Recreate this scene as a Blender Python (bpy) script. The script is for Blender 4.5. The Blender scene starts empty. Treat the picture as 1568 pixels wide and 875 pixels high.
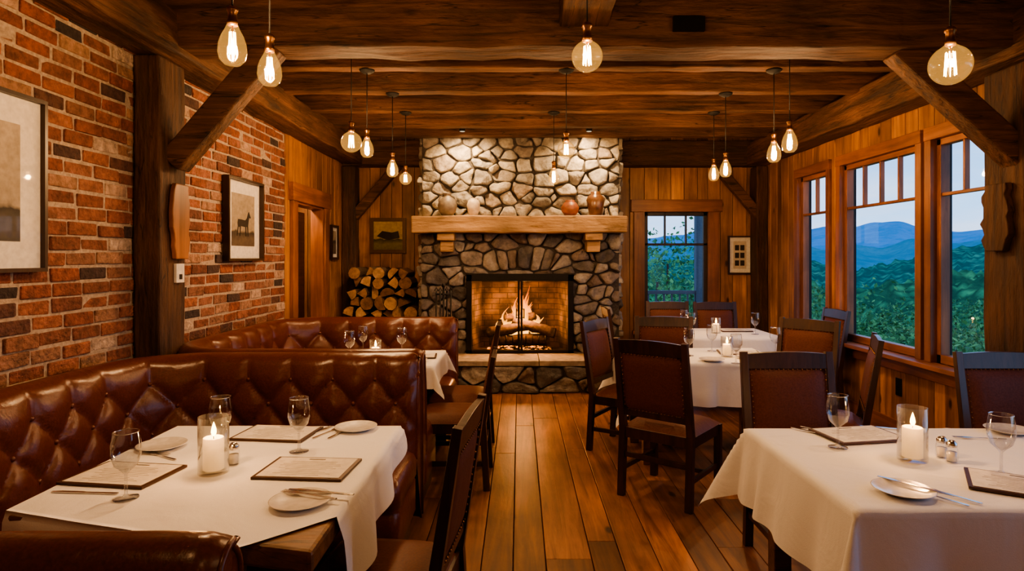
import bpy, math, random
from mathutils import Vector, Matrix, noise
random.seed(7)
R=random.random
def U(a,b): return a+(b-a)*random.random()
F=958.0
def PX(px,Y): return (px-795)*Y/F
def PZ(py,Y): return 1.5-(py-395)*Y/F
scene=bpy.context.scene
WARM=(1,0.60,0.31)
# ---------------------------------------------------------------- materials
def newmat(name):
    m=bpy.data.materials.new(name); m.use_nodes=True
    nt=m.node_tree; nt.nodes.clear()
    out=nt.nodes.new('ShaderNodeOutputMaterial')
    return m,nt,out
def N(nt,t,**kw):
    n=nt.nodes.new(t)
    for k,v in kw.items():
        if k in n.inputs: n.inputs[k].default_value=v
        else: setattr(n,k,v)
    return n
def L(nt,a,b): nt.links.new(a,b)
def c4(c): return (c[0],c[1],c[2],1)
def ramp(nt,stops):
    r=nt.nodes.new('ShaderNodeValToRGB')
    el=r.color_ramp.elements
    while len(el)<len(stops): el.new(0.5)
    for e,(p,c) in zip(el,stops): e.position=p; e.color=c4(c)
    return r
def principled(nt,out,**kw):
    p=nt.nodes.new('ShaderNodeBsdfPrincipled')
    for k,v in kw.items(): p.inputs[k.replace('_',' ')].default_value=v
    L(nt,p.outputs[0],out.inputs[0]); return p
def mixrgb(nt,mode,fac,a,b):
    m=nt.nodes.new('ShaderNodeMixRGB'); m.blend_type=mode
    for i,x in zip((0,1,2),(fac,a,b)):
        if hasattr(x,'is_linked') or hasattr(x,'links'): L(nt,x,m.inputs[i])
        elif isinstance(x,(int,float)): m.inputs[i].default_value=x
        else: m.inputs[i].default_value=c4(x)
    return m.outputs[0]
def wood(name,dark,light,axis='X',rough=0.55,sc=1.0,var=0.35,bump=0.25,knots=0.5,coat=0.0,hewn=0.0,checks=0.0,mid=None):
    m,nt,out=newmat(name); p=principled(nt,out,Roughness=rough)
    if coat: p.inputs['Coat Weight'].default_value=coat; p.inputs['Coat Roughness'].default_value=0.28
    tc=N(nt,'ShaderNodeTexCoord'); geo=N(nt,'ShaderNodeNewGeometry')
    add=N(nt,'ShaderNodeVectorMath',operation='MULTIPLY_ADD')
    comb=N(nt,'ShaderNodeCombineXYZ')
    for i in range(3): L(nt,geo.outputs['Random Per Island'],comb.inputs[i])
    L(nt,comb.outputs[0],add.inputs[0]); add.inputs[1].default_value=(17.3,23.1,11.7); L(nt,tc.outputs['Object'],add.inputs[2])
    s=[14*sc]*3; s['XYZ'.index(axis)]=0.9*sc
    mp=N(nt,'ShaderNodeMapping'); mp.inputs['Scale'].default_value=s; L(nt,add.outputs[0],mp.inputs[0])
    n1=N(nt,'ShaderNodeTexNoise',Scale=1.6,Detail=8.0,Roughness=0.68,Distortion=0.9); L(nt,mp.outputs[0],n1.inputs[0])
    r1=ramp(nt,[(0.30,dark),(0.68,light)]); L(nt,n1.outputs[0],r1.inputs[0])
    col=r1.outputs[0]
    n2=N(nt,'ShaderNodeTexNoise',Scale=1.9,Detail=4.0); L(nt,add.outputs[0],n2.inputs[0])
    r2=ramp(nt,[(0.32,(0.50,0.48,0.46)),(0.68,(1.12,1.12,1.12))]); L(nt,n2.outputs[0],r2.inputs[0])
    col=mixrgb(nt,'MULTIPLY',1.0,col,r2.outputs[0])
    if knots>0:
        s2=[5.0]*3; s2['XYZ'.index(axis)]=2.3
        mp2=N(nt,'ShaderNodeMapping'); mp2.inputs['Scale'].default_value=s2; L(nt,add.outputs[0],mp2.inputs[0])
        vo=N(nt,'ShaderNodeTexVoronoi',Scale=1.0); L(nt,mp2.outputs[0],vo.inputs[0])
        r3=ramp(nt,[(0.06,(0.08,0.05,0.04)),(0.13,(1,1,1))]); L(nt,vo.outputs['Distance'],r3.inputs[0])
        col=mixrgb(nt,'MULTIPLY',knots,col,r3.outputs[0])
    if checks>0:
        s3=[9.0]*3; s3['XYZ'.index(axis)]=0.55
        mp3=N(nt,'ShaderNodeMapping'); mp3.inputs['Scale'].default_value=s3; L(nt,add.outputs[0],mp3.inputs[0])
        n4=N(nt,'ShaderNodeTexNoise',Scale=1.5,Detail=3.0,Distortion=0.4); L(nt,mp3.outputs[0],n4.inputs[0])
        ck=ramp(nt,[(0.490,(1,1,1)),(0.50,(0.08,0.06,0.05)),(0.510,(1,1,1))]); L(nt,n4.outputs[0],ck.inputs[0])
        n5=N(nt,'ShaderNodeTexNoise',Scale=1.1,Detail=2.0); L(nt,add.outputs[0],n5.inputs[0])
        ms=ramp(nt,[(0.42,(0,0,0)),(0.52,(checks,)*3)]); L(nt,n5.outputs[0],ms.inputs[0])
        col=mixrgb(nt,'MULTIPLY',ms.outputs[0],col,ck.outputs[0])
    hv=N(nt,'ShaderNodeHueSaturation')
    mr=N(nt,'ShaderNodeMapRange'); mr.inputs['To Min'].default_value=1-var; mr.inputs['To Max'].default_value=1+var
    L(nt,geo.outputs['Random Per Island'],mr.inputs[0]); L(nt,mr.outputs[0],hv.inputs['Value']); L(nt,col,hv.inputs['Color'])
    L(nt,hv.outputs[0],p.inputs['Base Color'])
    b=N(nt,'ShaderNodeBump',Strength=bump,Distance=0.01); L(nt,n1.outputs[0],b.inputs['Height'])
    last=b
    if hewn>0:
        s4=[7.0]*3; s4['XYZ'.index(axis)]=2.5
        mp4=N(nt,'ShaderNodeMapping'); mp4.inputs['Scale'].default_value=s4; L(nt,add.outputs[0],mp4.inputs[0])
        n3=N(nt,'ShaderNodeTexNoise',Scale=1.2,Detail=5.0); L(nt,mp4.outputs[0],n3.inputs[0])
        b2=N(nt,'ShaderNodeBump',Strength=hewn,Distance=0.05); L(nt,n3.outputs[0],b2.inputs['Height']); L(nt,b.outputs[0],b2.inputs['Normal']); last=b2
    L(nt,last.outputs[0],p.inputs['Normal'])
    return m
def simple(name,col,rough=0.5,metal=0.0,bump=0.0,bs=40,var=None,coat=0,island=0.0,bd=0.005,bump2=0,bs2=5,bd2=0.02,spec=0.5):
    m,nt,out=newmat(name); p=principled(nt,out,Roughness=rough,Metallic=metal)
    p.inputs['Specular IOR Level'].default_value=spec
    if coat: p.inputs['Coat Weight'].default_value=coat; p.inputs['Coat Roughness'].default_value=0.2
    tc=N(nt,'ShaderNodeTexCoord')
    n=N(nt,'ShaderNodeTexNoise',Scale=bs,Detail=4.0); L(nt,tc.outputs['Object'],n.inputs[0])
    v=var if var else tuple(x*0.8 for x in col)
    r=ramp(nt,[(0.3,v),(0.7,col)]); L(nt,n.outputs[0],r.inputs[0])
    last=r.outputs[0]
    L(nt,last,p.inputs['Base Color'])
    if bump:
        b=N(nt,'ShaderNodeBump',Strength=bump,Distance=bd); L(nt,n.outputs[0],b.inputs['Height']); nn=b
        if bump2:
            n2=N(nt,'ShaderNodeTexNoise',Scale=bs2,Detail=3.0,Distortion=1.0); L(nt,tc.outputs['Object'],n2.inputs[0])
            b2=N(nt,'ShaderNodeBump',Strength=bump2,Distance=bd2); L(nt,n2.outputs[0],b2.inputs['Height']); L(nt,b.outputs[0],b2.inputs['Normal']); nn=b2
        L(nt,nn.outputs[0],p.inputs['Normal'])
    return m
def islandramp(name,stops,rough=0.85,bump=0.6,bs=25,bd=0.01,mott=0.5,bs2=9):
    m,nt,out=newmat(name); p=principled(nt,out,Roughness=rough)
    geo=N(nt,'ShaderNodeNewGeometry'); tc=N(nt,'ShaderNodeTexCoord')
    r=ramp(nt,stops); L(nt,geo.outputs['Random Per Island'],r.inputs[0])
    n=N(nt,'ShaderNodeTexNoise',Scale=bs2,Detail=7.0,Roughness=0.7); L(nt,tc.outputs['Object'],n.inputs[0])
    r2=ramp(nt,[(0.32,(1-mott,)*3),(0.68,(1.18,)*3)]); L(nt,n.outputs[0],r2.inputs[0])
    L(nt,mixrgb(nt,'MULTIPLY',1.0,r.outputs[0],r2.outputs[0]),p.inputs['Base Color'])
    n2=N(nt,'ShaderNodeTexNoise',Scale=bs,Detail=6.0); L(nt,tc.outputs['Object'],n2.inputs[0])
    b=N(nt,'ShaderNodeBump',Strength=bump,Distance=bd); L(nt,n2.outputs[0],b.inputs['Height']); L(nt,b.outputs[0],p.inputs['Normal'])
    return m
def thin_glass(name,tint=(1,1,1),refl=0.9,emit=None,es=0,ef=0,base=0.04,pw_=4.0):
    m,nt,out=newmat(name)
    tr=N(nt,'ShaderNodeBsdfTransparent',Color=c4(tint)); gl=N(nt,'ShaderNodeBsdfGlossy',Roughness=0.02)
    lw=N(nt,'ShaderNodeLayerWeight',Blend=0.5)
    pw=N(nt,'ShaderNodeMath',operation='POWER'); pw.inputs[1].default_value=pw_; L(nt,lw.outputs['Facing'],pw.inputs[0])
    mt=N(nt,'ShaderNodeMath',operation='MULTIPLY_ADD'); mt.inputs[1].default_value=refl*0.9; mt.inputs[2].default_value=base*refl; L(nt,pw.outputs[0],mt.inputs[0])
    mx=N(nt,'ShaderNodeMixShader'); L(nt,mt.outputs[0],mx.inputs[0]); L(nt,tr.outputs[0],mx.inputs[1]); L(nt,gl.outputs[0],mx.inputs[2])
    res=mx.outputs[0]
    if emit:
        em=N(nt,'ShaderNodeEmission',Color=c4(emit),Strength=es); m2=N(nt,'ShaderNodeMixShader'); m2.inputs[0].default_value=ef
        L(nt,res,m2.inputs[1]); L(nt,em.outputs[0],m2.inputs[2]); res=m2.outputs[0]
    L(nt,res,out.inputs[0]); return m
def emis(name,col,s):
    m,nt,out=newmat(name); e=N(nt,'ShaderNodeEmission',Color=c4(col),Strength=s); L(nt,e.outputs[0],out.inputs[0]); return m

BD,BL=(0.030,0.013,0.008),(0.205,0.088,0.038)
BEAM_X=wood('beam_wood_x',BD,BL,'X',0.75,0.9,0.28,0.9,0.6,hewn=0.9,checks=1.0)
BEAM_Y=wood('beam_wood_y',BD,BL,'Y',0.75,0.9,0.28,0.9,0.6,hewn=0.9,checks=1.0)
BEAM_Z=wood('beam_wood_z',(0.024,0.011,0.007),(0.125,0.055,0.028),'Z',0.75,0.9,0.2,0.9,0.6,hewn=0.9,checks=1.0)
CEIL=wood('ceiling_board_wood',(0.035,0.015,0.008),(0.14,0.058,0.025),'Y',0.6,1,0.3)
FLOOR=wood('floor_plank_wood',(0.10,0.036,0.014),(0.39,0.162,0.060),'Y',0.44,0.7,0.40,0.22,0.95,coat=0.12,hewn=0.12)
PINE=wood('pine_board_wood',(0.21,0.082,0.024),(0.55,0.26,0.082),'Z',0.45,0.7,0.30,0.2,0.95)
TRIMZ=wood('trim_wood_z',(0.17,0.058,0.020),(0.40,0.155,0.052),'Z',0.42,0.7,0.15,0.15,0.3)
TRIMY=wood('trim_wood_y',(0.17,0.058,0.020),(0.40,0.155,0.052),'Y',0.42,0.7,0.15,0.15,0.3)
TRIMX=wood('trim_wood_x',(0.17,0.058,0.020),(0.40,0.155,0.052),'X',0.42,0.7,0.15,0.15,0.3)
MANTEL=wood('mantel_wood',(0.23,0.13,0.06),(0.54,0.34,0.17),'X',0.6,0.7,0.1,0.7,0.5,hewn=0.6,checks=0.9)
CHAIRW=wood('chair_walnut_wood',(0.018,0.008,0.005),(0.066,0.026,0.014),'Z',0.34,1,0.1,0.1,0,coat=0.2)
TABLEW=wood('table_wood',(0.07,0.03,0.011),(0.30,0.135,0.046),'X',0.4,0.8,0.1,0.4,0.6,coat=0.2,hewn=0.3,checks=0.8)
LEATHER=simple('booth_leather',(0.130,0.034,0.018),0.30,0,0.12,120,(0.080,0.021,0.012),coat=0.12,bump2=0.3,bs2=9,bd2=0.015)
LEATHD=simple('chair_leather',(0.125,0.040,0.024),0.50,0,0.12,120,(0.085,0.027,0.017),bump2=0.2,bs2=9,spec=0.22)
BRICK=islandramp('brick_clay',[(0.0,(0.05,0.038,0.037)),(0.10,(0.14,0.062,0.05)),(0.25,(0.30,0.095,0.058)),(0.45,(0.21,0.082,0.055)),(0.62,(0.36,0.135,0.082)),(0.78,(0.27,0.13,0.09)),(0.90,(0.42,0.24,0.16)),(1.0,(0.58,0.45,0.36))],0.92,1.0,45,0.018,0.62,18)
MORTAR=simple('mortar',(0.46,0.37,0.29),0.95,0,0.8,60,(0.27,0.21,0.17))
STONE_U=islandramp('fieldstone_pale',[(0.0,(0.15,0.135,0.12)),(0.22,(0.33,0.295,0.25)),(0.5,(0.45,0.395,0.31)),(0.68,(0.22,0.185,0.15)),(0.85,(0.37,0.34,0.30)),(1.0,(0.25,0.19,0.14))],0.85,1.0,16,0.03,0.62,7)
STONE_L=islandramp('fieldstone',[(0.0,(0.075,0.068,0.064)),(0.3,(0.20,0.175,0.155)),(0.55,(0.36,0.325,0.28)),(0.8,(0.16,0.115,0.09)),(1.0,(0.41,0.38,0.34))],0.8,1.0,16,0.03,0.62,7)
STMORT=simple('stone_mortar',(0.075,0.063,0.053),0.95,0,0.8,50,(0.04,0.032,0.027))
SLAB=simple('hearth_slab_stone',(0.34,0.28,0.22),0.75,0,0.6,14,(0.18,0.145,0.11),bd=0.015)
CLOTH=simple('white_linen',(0.84,0.84,0.85),0.85,0,0.15,300,(0.80,0.80,0.81),bump2=0.4,bs2=4.5,bd2=0.02)
GLASS=thin_glass('clear_glass',(0.97,0.98,0.98),1.0)
WGLASS=thin_glass('window_glass',(0.96,0.98,1.0),0.4)
PGLASS=thin_glass('picture_glass',(0.98,0.98,0.98),0.35,base=0.05)
BULB=thin_glass('bulb_glass',(1,0.94,0.80),0.9,(1.0,0.50,0.12),2.2,0.085,base=0.05,pw_=3.0)
FIL=emis('bulb_filament',(1.0,0.58,0.20),26)
BRASS=simple('aged_brass',(0.32,0.16,0.06),0.35,1.0)
BLACK=simple('black_iron',(0.015,0.013,0.012),0.45,0.6)
DARKC=simple('black_cord',(0.01,0.01,0.01),0.7)
STEEL=simple('polished_steel',(0.7,0.68,0.66),0.18,1.0)
PLATE=simple('white_porcelain',(0.82,0.80,0.77),0.15,coat=0.5)
PAPER=simple('menu_paper',(0.78,0.74,0.68),0.8)
INK=simple('menu_ink',(0.12,0.09,0.07),0.8)
MENUB=simple('menu_board_leather',(0.06,0.022,0.013),0.45)
m,nt,out=newmat('candle_wax'); p=principled(nt,out,Roughness=0.5); p.inputs['Base Color'].default_value=(0.9,0.84,0.72,1); p.inputs['Emission Color'].default_value=(1,0.50,0.16,1); p.inputs['Emission Strength'].default_value=0.6; WAX=m
# ---------------------------------------------------------------- mesh builder
class MB:
    def __init__(s): s.v=[]; s.f=[]; s.m=[]; s.s=[]
    def add(s,vs,fs,mi=0,smooth=False,M=None):
        o=len(s.v)
        for p in vs:
            s.v.append(tuple(M@Vector(p)) if M else tuple(p))
        for f in fs: s.f.append([i+o for i in f]); s.m.append(mi); s.s.append(smooth)
    def box(s,x0,x1,y0,y1,z0,z1,mi=0,M=None,j=0):
        vs=[(x,y,z) for z in (z0,z1) for y in (y0,y1) for x in (x0,x1)]
        if j: vs=[(a+U(-j,j),b+U(-j,j),c+U(-j,j)) for a,b,c in vs]
        s.add(vs,[(0,2,3,1),(4,5,7,6),(0,1,5,4),(2,6,7,3),(0,4,6,2),(1,3,7,5)],mi,False,M)
    def bar(s,p0,p1,w,t,ref=(0,1,0),mi=0,M=None,w1=None,t1=None):
        p0=Vector(p0);p1=Vector(p1);d=(p1-p0).normalized()
        a=d.cross(Vector(ref)).normalized(); b=a.cross(d)
        w1=w1 or w;t1=t1 or t
        vs=[]
        for p,ww,tt in((p0,w,t),(p1,w1,t1)):
            for sa,sb in((-1,-1),(1,-1),(1,1),(-1,1)): vs.append(p+a*sa*ww/2+b*sb*tt/2)
        s.add(vs,[(3,2,1,0),(4,5,6,7),(0,1,5,4),(1,2,6,5),(2,3,7,6),(3,0,4,7)],mi,False,M)
    def tube(s,pts,r,seg=8,mi=0,M=None,caps=True):
        n=len(pts); pts=[Vector(p) for p in pts]; rs=r if isinstance(r,(list,tuple)) else [r]*n
        vs=[];fs=[]
        prev=None
        for i,p in enumerate(pts):
            d=(pts[min(i+1,n-1)]-pts[max(i-1,0)]).normalized()
            ref=Vector((0,0,1)) if abs(d.z)<0.9 else Vector((1,0,0))
            a=d.cross(ref).normalized()
            if prev is not None:
                a=(prev-d*prev.dot(d)).normalized()
            prev=a
            b=d.cross(a)
            for k in range(seg):
                t=2*math.pi*k/seg; vs.append(p+(a*math.cos(t)+b*math.sin(t))*rs[i])
        for i in range(n-1):
            for k in range(seg):
                fs.append((i*seg+k,i*seg+(k+1)%seg,(i+1)*seg+(k+1)%seg,(i+1)*seg+k))
        if caps:
            fs.append(tuple(range(seg))[::-1]); fs.append(tuple((n-1)*seg+k for k in range(seg)))
        s.add(vs,fs,mi,True,M)
    def lathe(s,prof,c=(0,0,0),seg=24,mi=0,M=None,smooth=True):
        vs=[];fs=[];n=len(prof)
        for r,z in prof:
            for k in range(seg):
                t=2*math.pi*k/seg; vs.append((c[0]+max(r,1e-4)*math.cos(t),c[1]+max(r,1e-4)*math.sin(t),c[2]+z))
        for i in range(n-1):
            for k in range(seg):
                fs.append((i*seg+k,i*seg+(k+1)%seg,(i+1)*seg+(k+1)%seg,(i+1)*seg+k))
        s.add(vs,fs,mi,smooth,M)
    def sphere(s,c,r,seg=12,rings=8,mi=0,sc=(1,1,1),M=None):
        prof=[(r*math.sin(math.pi*i/rings)*1,-r*math.cos(math.pi*i/rings)*sc[2]) for i in range(rings+1)]
        vs=[];fs=[]
        for rr,z in prof:
            for k in range(seg):
                t=2*math.pi*k/seg; vs.append((c[0]+rr*sc[0]*math.cos(t),c[1]+rr*sc[1]*math.sin(t),c[2]+z))
        for i in range(rings):
            for k in range(seg): fs.append((i*seg+k,i*seg+(k+1)%seg,(i+1)*seg+(k+1)%seg,(i+1)*seg+k))
        s.add(vs,fs,mi,True,M)
    def prism(s,poly,z0,z1,mi=0,M=None):
        n=len(poly); vs=[(x,y,z0) for x,y in poly]+[(x,y,z1) for x,y in poly]
        fs=[tuple(range(n))[::-1],tuple(range(n,2*n))]+[(i,(i+1)%n,n+(i+1)%n,n+i) for i in range(n)]
        s.add(vs,fs,mi,False,M)
    def puff(s,o,u,v,n,t,pf,mi=0,M=None,k=10):
        o=Vector(o);u=Vector(u);v=Vector(v);n=Vector(n)
        vs=[];fs=[]
        for i in range(k+1):
            for j in range(k+1):
                a=i/k;b=j/k; A=1-abs(2*a-1)**5; B=1-abs(2*b-1)**5
                vs.append(o+u*a+v*b+n*(t*min(1,(A*B)**0.4*1.0+0.0)+pf*A*B*(1-0.3*((2*a-1)**2+(2*b-1)**2))))
        for i in range(k):
            for j in range(k): fs.append((i*(k+1)+j,(i+1)*(k+1)+j,(i+1)*(k+1)+j+1,i*(k+1)+j+1))
        s.add(vs,fs,mi,True,M)
        s.add([o,o+u,o+u+v,o+v],[(3,2,1,0)],mi,False,M)
    def mesh(s,name,mats):
        me=bpy.data.meshes.new(name); me.from_pydata(s.v,[],s.f)
        for mm in mats: me.materials.append(mm)
        me.polygons.foreach_set('material_index',s.m); me.polygons.foreach_set('use_smooth',s.s); me.update()
        return me
    def obj(s,name,mats,loc=(0,0,0),rz=0,bevel=0,parent=None,fixn=False):
        me=s.mesh(name,mats); return place(me,name,loc,rz,bevel,parent)
def place(me,name,loc=(0,0,0),rz=0,bevel=0,parent=None):
    o=bpy.data.objects.new(name,me); scene.collection.objects.link(o); o.location=loc; o.rotation_euler=(0,0,rz)
    if bevel:
        b=o.modifiers.new('bevel','BEVEL'); b.width=bevel; b.segments=2; b.limit_method='ANGLE'
    if parent: o.parent=parent
    return o
XL,XR,YB,YF=-2.27,3.17,8.2,-1.6
ZC=3.15
# ---------------------------------------------------------------- floor
b=MB(); x=XL
while x<XR-0.02:
    w=min(U(0.14,0.235),XR-x); y=YF+U(-1.5,0)
    while y<YB:
        l=U(1.3,3.0); b.box(x+0.002,x+w-0.002,max(y,YF)+0.0015,min(y+l,YB)-0.0015,-0.03,U(-0.002,0.0),0); y+=l
    x+=w
b.obj('floor',[FLOOR],bevel=0.003)
b=MB(); b.box(-4.2,XR+0.12,YF-0.1,YB+0.1,-0.15,-0.031); b.obj('floor_subfloor',[DARKC])
# ---------------------------------------------------------------- board walls
def cols(a,bb,cuts,wmin=0.13,wmax=0.2):
    edges=sorted(set([a,bb]+[c for c in cuts if a<c<bb])); res=[]
    for i in range(len(edges)-1):
        lo,hi=edges[i],edges[i+1]; n=max(1,round((hi-lo)/((wmin+wmax)/2)))
        ws=[U(wmin,wmax) for _ in range(n)]; s=sum(ws); x=lo
        for w in ws: x2=x+w/s*(hi-lo); res.append((x,x2)); x=x2
    return res
def boards(b,plane,a,bb,z0,z1,pos,th,holes=(),gap=0.003,mi=0):
    cuts=[h[0] for h in holes]+[h[1] for h in holes]
    for (p,q) in cols(a,bb,cuts):
        ints=[(z0,z1)]
        for h in holes:
            if p>=h[0]-1e-6 and q<=h[1]+1e-6:
                n=[]
                for (s,t) in ints:
                    if h[2]>s: n.append((s,min(t,h[2])))
                    if h[3]<t: n.append((max(s,h[3]),t))
                ints=n
        for s,t in ints:
            if t-s<0.01: continue
            if plane=='Y': b.box(p+gap,q-gap,min(pos,pos+th),max(pos,pos+th),s,t,mi)
            else: b.box(min(pos,pos+th),max(pos,pos+th),p+gap,q-gap,s,t,mi)
def shell(b,plane,a,bb,z0,z1,p0,p1,holes=()):
    es=sorted(set([a,bb]+[h[0] for h in holes]+[h[1] for h in holes]))
    for p,q in zip(es[:-1],es[1:]):
        ints=[(z0,z1)]
        for h in holes:
            if p>=h[0]-1e-6 and q<=h[1]+1e-6:
                n=[]
                for (s,t) in ints:
                    if h[2]>s: n.append((s,min(t,h[2])))
                    if h[3]<t: n.append((max(s,h[3]),t))
                ints=n
        for s,t in ints:
            if plane=='Y': b.box(p,q,p0,p1,s,t,1)
            else: b.box(p0,p1,p,q,s,t,1)
WB=(1.64,2.47,0.55,2.10)
b=MB(); boards(b,'Y',XL,XR,0,ZC,YB,0.02,[WB]); shell(b,'Y',-4.2,XR+0.15,-0.1,ZC+0.15,YB+0.021,YB+0.14,[WB])
b.obj('wall_back',[PINE,DARKC],bevel=0.004)
WR=[(6.42,7.08,0.70,2.40),(4.97,6.14,0.70,2.40),(4.0,4.78,0.70,2.40),(0.6,2.9,0.70,2.40)]
b=MB(); boards(b,'X',YF,YB,0,ZC,XR,0.02,WR); shell(b,'X',YF-0.1,YB+0.1,-0.1,ZC+0.15,XR+0.021,XR+0.14,WR)
b.obj('wall_right',[PINE,DARKC],bevel=0.004)
DH=(6.32,7.22,0.0,2.07)
b=MB(); boards(b,'X',6.07,YB,0,ZC,XL-0.02,0.02,[DH]); shell(b,'X',YF-0.1,YB+0.1,-0.1,ZC+0.15,XL-0.11,XL-0.05,[DH])
b.obj('wall_left',[PINE,DARKC],bevel=0.004)
b=MB(); z=0.0; row=0
while z<2.75:
    y=YF+(0.105 if row%2 else 0)-0.1
    while y<6.06:
        l=0.2+U(-0.014,0.014); y1=max(y,YF); y2=min(y+l,6.065)
        if y2-y1>0.03:
            d=U(-0.006,0.006); zz=U(-0.003,0.003)
            b.box(XL-0.05,XL+d+U(0,0.003),y1,y2,z+zz,z+0.062+zz+U(-0.003,0.003),0,j=0.0035)
        y+=l+0.014
    z+=0.077; row+=1
b.box(XL-0.05,XL-0.006,YF,6.068,0,2.76,1)
b.obj('wall_left_brick',[BRICK,MORTAR],bevel=0.006)
b=MB(); boards(b,'Y',XL,XR,0,ZC,YF,-0.02); shell(b,'Y',-2.4,XR+0.15,-0.1,ZC+0.15,YF-0.14,YF-0.021); b.obj('wall_front',[PINE,DARKC])
b=MB(); boards(b,'X',5.4,YB,0,2.5,-3.45,0.02); boards(b,'Y',-3.45,XL-0.11,0,2.5,7.7,0.02); boards(b,'Y',-3.45,XL-0.11,0,2.5,5.6,-0.02)
b.box(-3.5,XL-0.1,5.4,YB,2.5,2.55,1); b.box(-3.55,-3.46,5.4,YB,0,2.55,1); b.obj('wall_hallway',[PINE,DARKC])
b=MB()
for z in (0.3,0.7,1.1,1.5,1.9): b.box(-3.35,-2.66,7.42,7.69,z,z+0.025)
b.box(-3.37,-3.35,7.42,7.69,0,2.05); b.box(-2.66,-2.64,7.42,7.69,0,2.05)
b.obj('hallway_shelf',[TRIMY],bevel=0.003)
b=MB()
for z in (0.327,0.727,1.127,1.527):
    for k in range(5): b.lathe([(0,0),(0.04,0),(0.05,0.1),(0.025,0.17),(0.0,0.17)],(-3.26+k*0.13,7.53,z),12)
b.obj('shelf_crockery',[PLATE])
b=MB(); b.box(XL,XL+0.04,DH[0]-0.13,DH[0],0,2.07); b.box(XL,XL+0.04,DH[1],DH[1]+0.13,0,2.07); b.box(XL,XL+0.055,DH[0]-0.17,DH[1]+0.17,2.07,2.25,1)
b.box(XL-0.13,XL+0.01,DH[0],DH[0]+0.02,0,2.07); b.box(XL-0.13,XL+0.01,DH[1]-0.02,DH[1],0,2.07); b.box(XL-0.13,XL+0.01,DH[0],DH[1],2.05,2.07,1)
b.obj('door_1_trim',[TRIMZ,TRIMY],bevel=0.004)
b=MB(); b.box(XL,XL+0.02,6.07-0.0,DH[0]-0.13,0,0.14); b.box(XL,XL+0.02,DH[1]+0.13,YB,0,0.14); b.obj('baseboard_left',[TRIMY])
b=MB(); b.box(XR-0.02,XR,YF,YB,0,0.14); b.obj('baseboard_right',[TRIMY])
b=MB(); b.box(1.25,XR,YB-0.02,YB,0,0.14); b.box(XL,-1.2,YB-0.02,YB,0,0.14); b.obj('baseboard_back',[TRIMX])
# ---------------------------------------------------------------- ceiling
b=MB(); x=XL
while x<XR:
    w=U(0.15,0.22); b.box(x+0.002,min(x+w,XR)-0.002,YF,YB,ZC,ZC+0.03); x+=w
b.obj('ceiling',[CEIL],bevel=0.003)
b=MB(); b.box(-3.6,XR+0.15,YF-0.15,YB+0.15,ZC+0.031,ZC+0.2); b.obj('ceiling_roof_deck',[DARKC])
def sub_beam(b,x0,x1,y0,y1,z0,z1,axis,mi=0,j=0.006,step=0.22):
    rng={'X':(x0,x1),'Y':(y0,y1),'Z':(z0,z1)}[axis]; n=max(1,int((rng[1]-rng[0])/step))
    vs=[];fs=[]
    for i in range(n+1):
        t=rng[0]+(rng[1]-rng[0])*i/n
        if axis=='X': ring=[(t,y0,z0),(t,y1,z0),(t,y1,z1),(t,y0,z1)]
        elif axis=='Y': ring=[(x1,t,z0),(x0,t,z0),(x0,t,z1),(x1,t,z1)]
        else: ring=[(x0,y0,t),(x0,y1,t),(x1,y1,t),(x1,y0,t)]
        for p in ring:
            q=list(p)
            for a in range(3):
                if 'XYZ'[a]!=axis: q[a]+=U(-j,j)
            vs.append(q)
    for i in range(n):
        for k in range(4):
            fs.append((i*4+k,i*4+(k+1)%4,(i+1)*4+(k+1)%4,(i+1)*4+k))
    fs.append((3,2,1,0)); fs.append((n*4,n*4+1,n*4+2,n*4+3))
    b.add(vs,fs,mi)
b=MB(); sub_beam(b,XL,XR,3.68,3.95,2.745,ZC,'X',j=0.009); b.obj('ceiling_crossbeam',[BEAM_X],bevel=0.014)
b=MB()
for yj in (4.74,5.42,6.12,6.84,7.38): sub_beam(b,XL,XR,yj-0.07,yj+0.05,2.92,ZC,'X',j=0.006)
for yj in (-1.0,-0.3,0.4,1.1,1.8,2.5,3.15): sub_beam(b,XL,XR,yj-0.07,yj+0.05,2.96,ZC,'X',j=0.006)
b.obj('ceiling_joists',[BEAM_X],bevel=0.009)
b=MB(); sub_beam(b,XL,XL+0.26,YF,YB,2.70,2.955,'Y',j=0.008); b.obj('wall_plate_beam',[BEAM_Y],bevel=0.014)
b=MB(); sub_beam(b,XR-0.26,XR,YF,YB,2.68,2.955,'Y',j=0.008); b.obj('wall_plate_beam',[BEAM_Y],bevel=0.014)
b=MB(); sub_beam(b,0.24,0.52,YF,3.68,2.86,ZC,'Y'); b.obj('ceiling_summer_beam',[BEAM_Y],bevel=0.012)
b=MB(); sub_beam(b,XL,-1.25,8.0,YB,2.68,3.0,'X'); sub_beam(b,1.28,XR,8.0,YB,2.68,3.0,'X'); b.obj('wall_header_beam',[BEAM_X],bevel=0.01)
b=MB(); b.box(PX(1030,3.68),PX(1078,3.68),3.655,3.685,PZ(49,3.68),PZ(27,3.68)); b.obj('beam_vent_slot',[BLACK])
def post(x0,x1,y0,y1,z1=2.72):
    b=MB(); sub_beam(b,x0,x1,y0,y1,0,z1,'Z',j=0.006); return b.obj('timber_post',[BEAM_Z],bevel=0.014)
post(XL+0.012,-2.10,3.66,3.94,2.690); post(2.99,XR-0.006,3.70,4.03,2.670); post(XL+0.006,-2.09,7.98,8.19,2.670); post(3.02,XR-0.006,7.95,8.19,2.670)
def brace(p0,p1,w=0.15,t=0.13):
    b=MB(); p0=Vector(p0);p1=Vector(p1); b.bar(p0,p1,w,t,(0,1,0)); return b.obj('knee_brace',[BEAM_X],bevel=0.012)
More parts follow.
